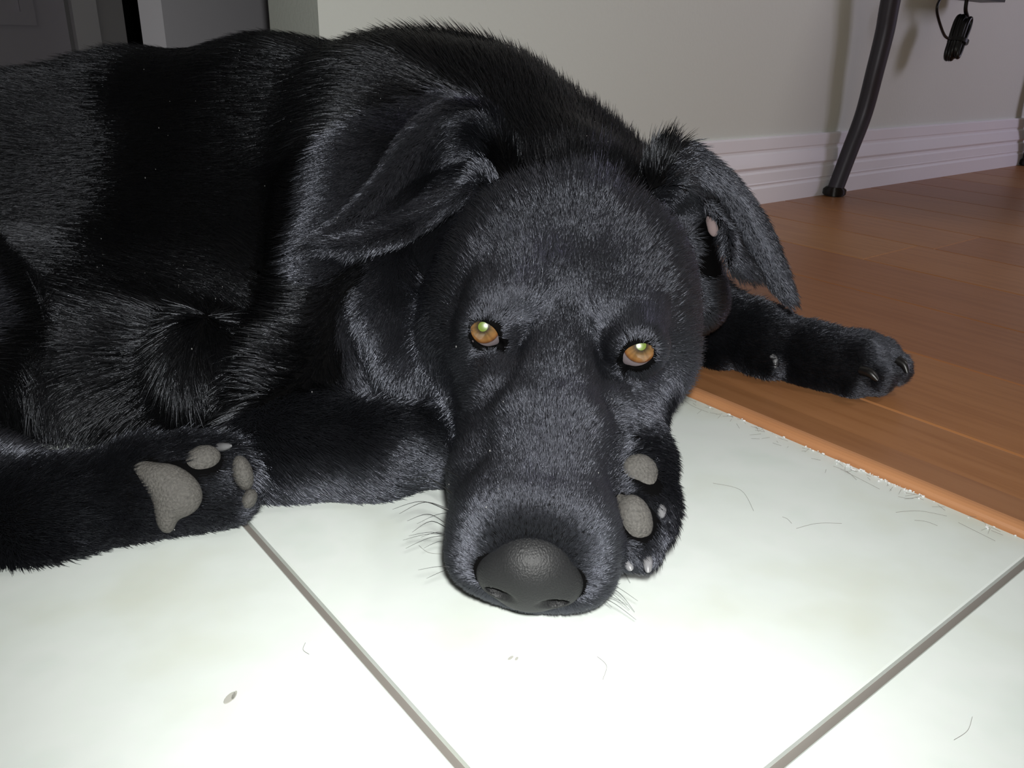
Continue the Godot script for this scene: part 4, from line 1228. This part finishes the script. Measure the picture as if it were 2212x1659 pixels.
func make_fur(d: Node3D, V: PackedVector3Array, NN: PackedVector3Array, I: PackedInt32Array) -> void:
	var n := V.size()
	var D := PackedVector3Array()
	D.resize(n)
	var L := PackedFloat32Array()
	L.resize(n)
	var Q := PackedFloat32Array()
	Q.resize(n)
	var fp := PackedVector3Array()
	var fd := PackedVector3Array()
	var flen := PackedFloat32Array()
	var fl := PackedFloat32Array()
	for e in flow:
		fp.append(e[0]); fd.append(e[1]); flen.append(e[2]); fl.append(e[3])
	var m := fp.size()
	for i in n:
		var p := V[i]
		var dir := Vector3.ZERO
		var ln := 0.0
		var li := 0.0
		var ws := 0.0
		for k in m:
			var w := 1.0 / (p.distance_squared_to(fp[k]) + 0.0006)
			w *= w * w
			dir += fd[k] * w
			ln += flen[k] * w
			li += fl[k] * w
			ws += w
		var nn := NN[i]
		D[i] = (dir - nn * dir.dot(nn)).normalized()
		L[i] = ln / ws
		Q[i] = li / ws
	var eye: Vector3 = Vector3(0.0500, 0.2200, 0.5000)
	var kinds := [[], []]   # short, long
	var meshes := [[tuft_mesh(5, 0.026, 0.27, 0.30, 1), tuft_mesh(5, 0.026, 0.27, 0.30, 2)], [tuft_mesh(5, 0.012, 0.12, 0.26, 3), tuft_mesh(5, 0.012, 0.12, 0.26, 4)]]
	var per_m2 := [640000.0, 195000.0]
	var r := RandomNumberGenerator.new()
	r.seed = 99
	for f in I.size() / 3:
		var a := I[f * 3]
		var b := I[f * 3 + 1]
		var c := I[f * 3 + 2]
		var pa := V[a]
		var nn := NN[a]
		if nn.dot((eye - pa).normalized()) < -0.3: continue
		if pa.x < -0.42: continue
		var area := (V[b] - pa).cross(V[c] - pa).length() * 0.5
		var kind := 0 if L[a] < 0.0125 else 1
		var want: float = area * per_m2[kind] * (clampf(pow(0.006 / L[a], 1.6), 0.8, 4.5) if kind == 0 else 1.0)
		var cnt := int(want) + (1 if r.randf() < want - int(want) else 0)
		for t in cnt:
			var u := r.randf()
			var v := r.randf()
			if u + v > 1.0:
				u = 1.0 - u
				v = 1.0 - v
			var p := pa + (V[b] - pa) * u + (V[c] - pa) * v
			var skip := false
			for e in bald:
				if p.distance_squared_to(e[0]) < e[1] * e[1]:
					skip = true
					break
			if skip: continue
			var no := (NN[a] * (1.0 - u - v) + NN[b] * u + NN[c] * v).normalized()
			var dr := (D[a] + (D[b] - D[a]) * u + (D[c] - D[a]) * v)
			dr = (dr - no * dr.dot(no)).normalized()
			dr = (dr + no.cross(dr) * r.randfn(0.0, 0.13 if kind == 0 else 0.09)).normalized()
			var li: float = Q[a] * (0.5 + 1.0 * r.randf())
			var y := (dr * (1.0 - li * 0.35) + no * li * 0.55).normalized()
			var z := (no - y * no.dot(y)).normalized()
			var x := y.cross(z)
			var s: float = (L[a] + (L[b] - L[a]) * u + (L[c] - L[a]) * v) * r.randf_range(0.75, 1.2)
			kinds[kind].append(Transform3D(Basis(x * s, y * s, z * s), p))
	var coats := [mat(Color(0.365, 0.373, 0.405), 0.36, 0.96), mat(Color(0.26, 0.265, 0.28), 0.3, 0.96)]
	for k in 2:
		var all: Array = kinds[k]
		for half in 2:
			var mm := MultiMesh.new()
			mm.transform_format = MultiMesh.TRANSFORM_3D
			mm.mesh = meshes[k][half]
			var cnt: int = all.size() / 2
			mm.instance_count = cnt
			for i in cnt:
				mm.set_instance_transform(i, all[i * 2 + half])
			var o := MultiMeshInstance3D.new()
			o.name = "short_fur" if k == 0 else "long_fur"
			o.multimesh = mm
			o.material_override = coats[k]
			d.add_child(o, true)
			tag(o, "", "", "", "stuff")
	# specks of dust caught in the coat
	var speck := SphereMesh.new()
	speck.radius = 0.00032
	speck.height = 0.00064
	speck.radial_segments = 6
	speck.rings = 4
	var dm := MultiMesh.new()
	dm.transform_format = MultiMesh.TRANSFORM_3D
	dm.mesh = speck
	dm.instance_count = 140
	for i in 140:
		var q := int(r.randf() * kinds[1].size())
		var t: Transform3D = kinds[1][q] if i < 110 else kinds[0][int(r.randf() * kinds[0].size())]
		var toward := (eye - t.origin).normalized()
		var at: Vector3 = t.origin + t.basis.y * 0.6 + toward * (0.006 if i < 110 else 0.003)
		dm.set_instance_transform(i, Transform3D(Basis.IDENTITY.scaled(Vector3(1, r.randf_range(0.7, 2.0), 1) * r.randf_range(0.5, 1.0)), at))
	var dust := MultiMeshInstance3D.new()
	dust.name = "dust_specks"
	dust.multimesh = dm
	dust.material_override = mat(Color(0.5, 0.5, 0.5), 0.8)
	d.add_child(dust, true)
	tag(dust, "", "", "", "stuff")
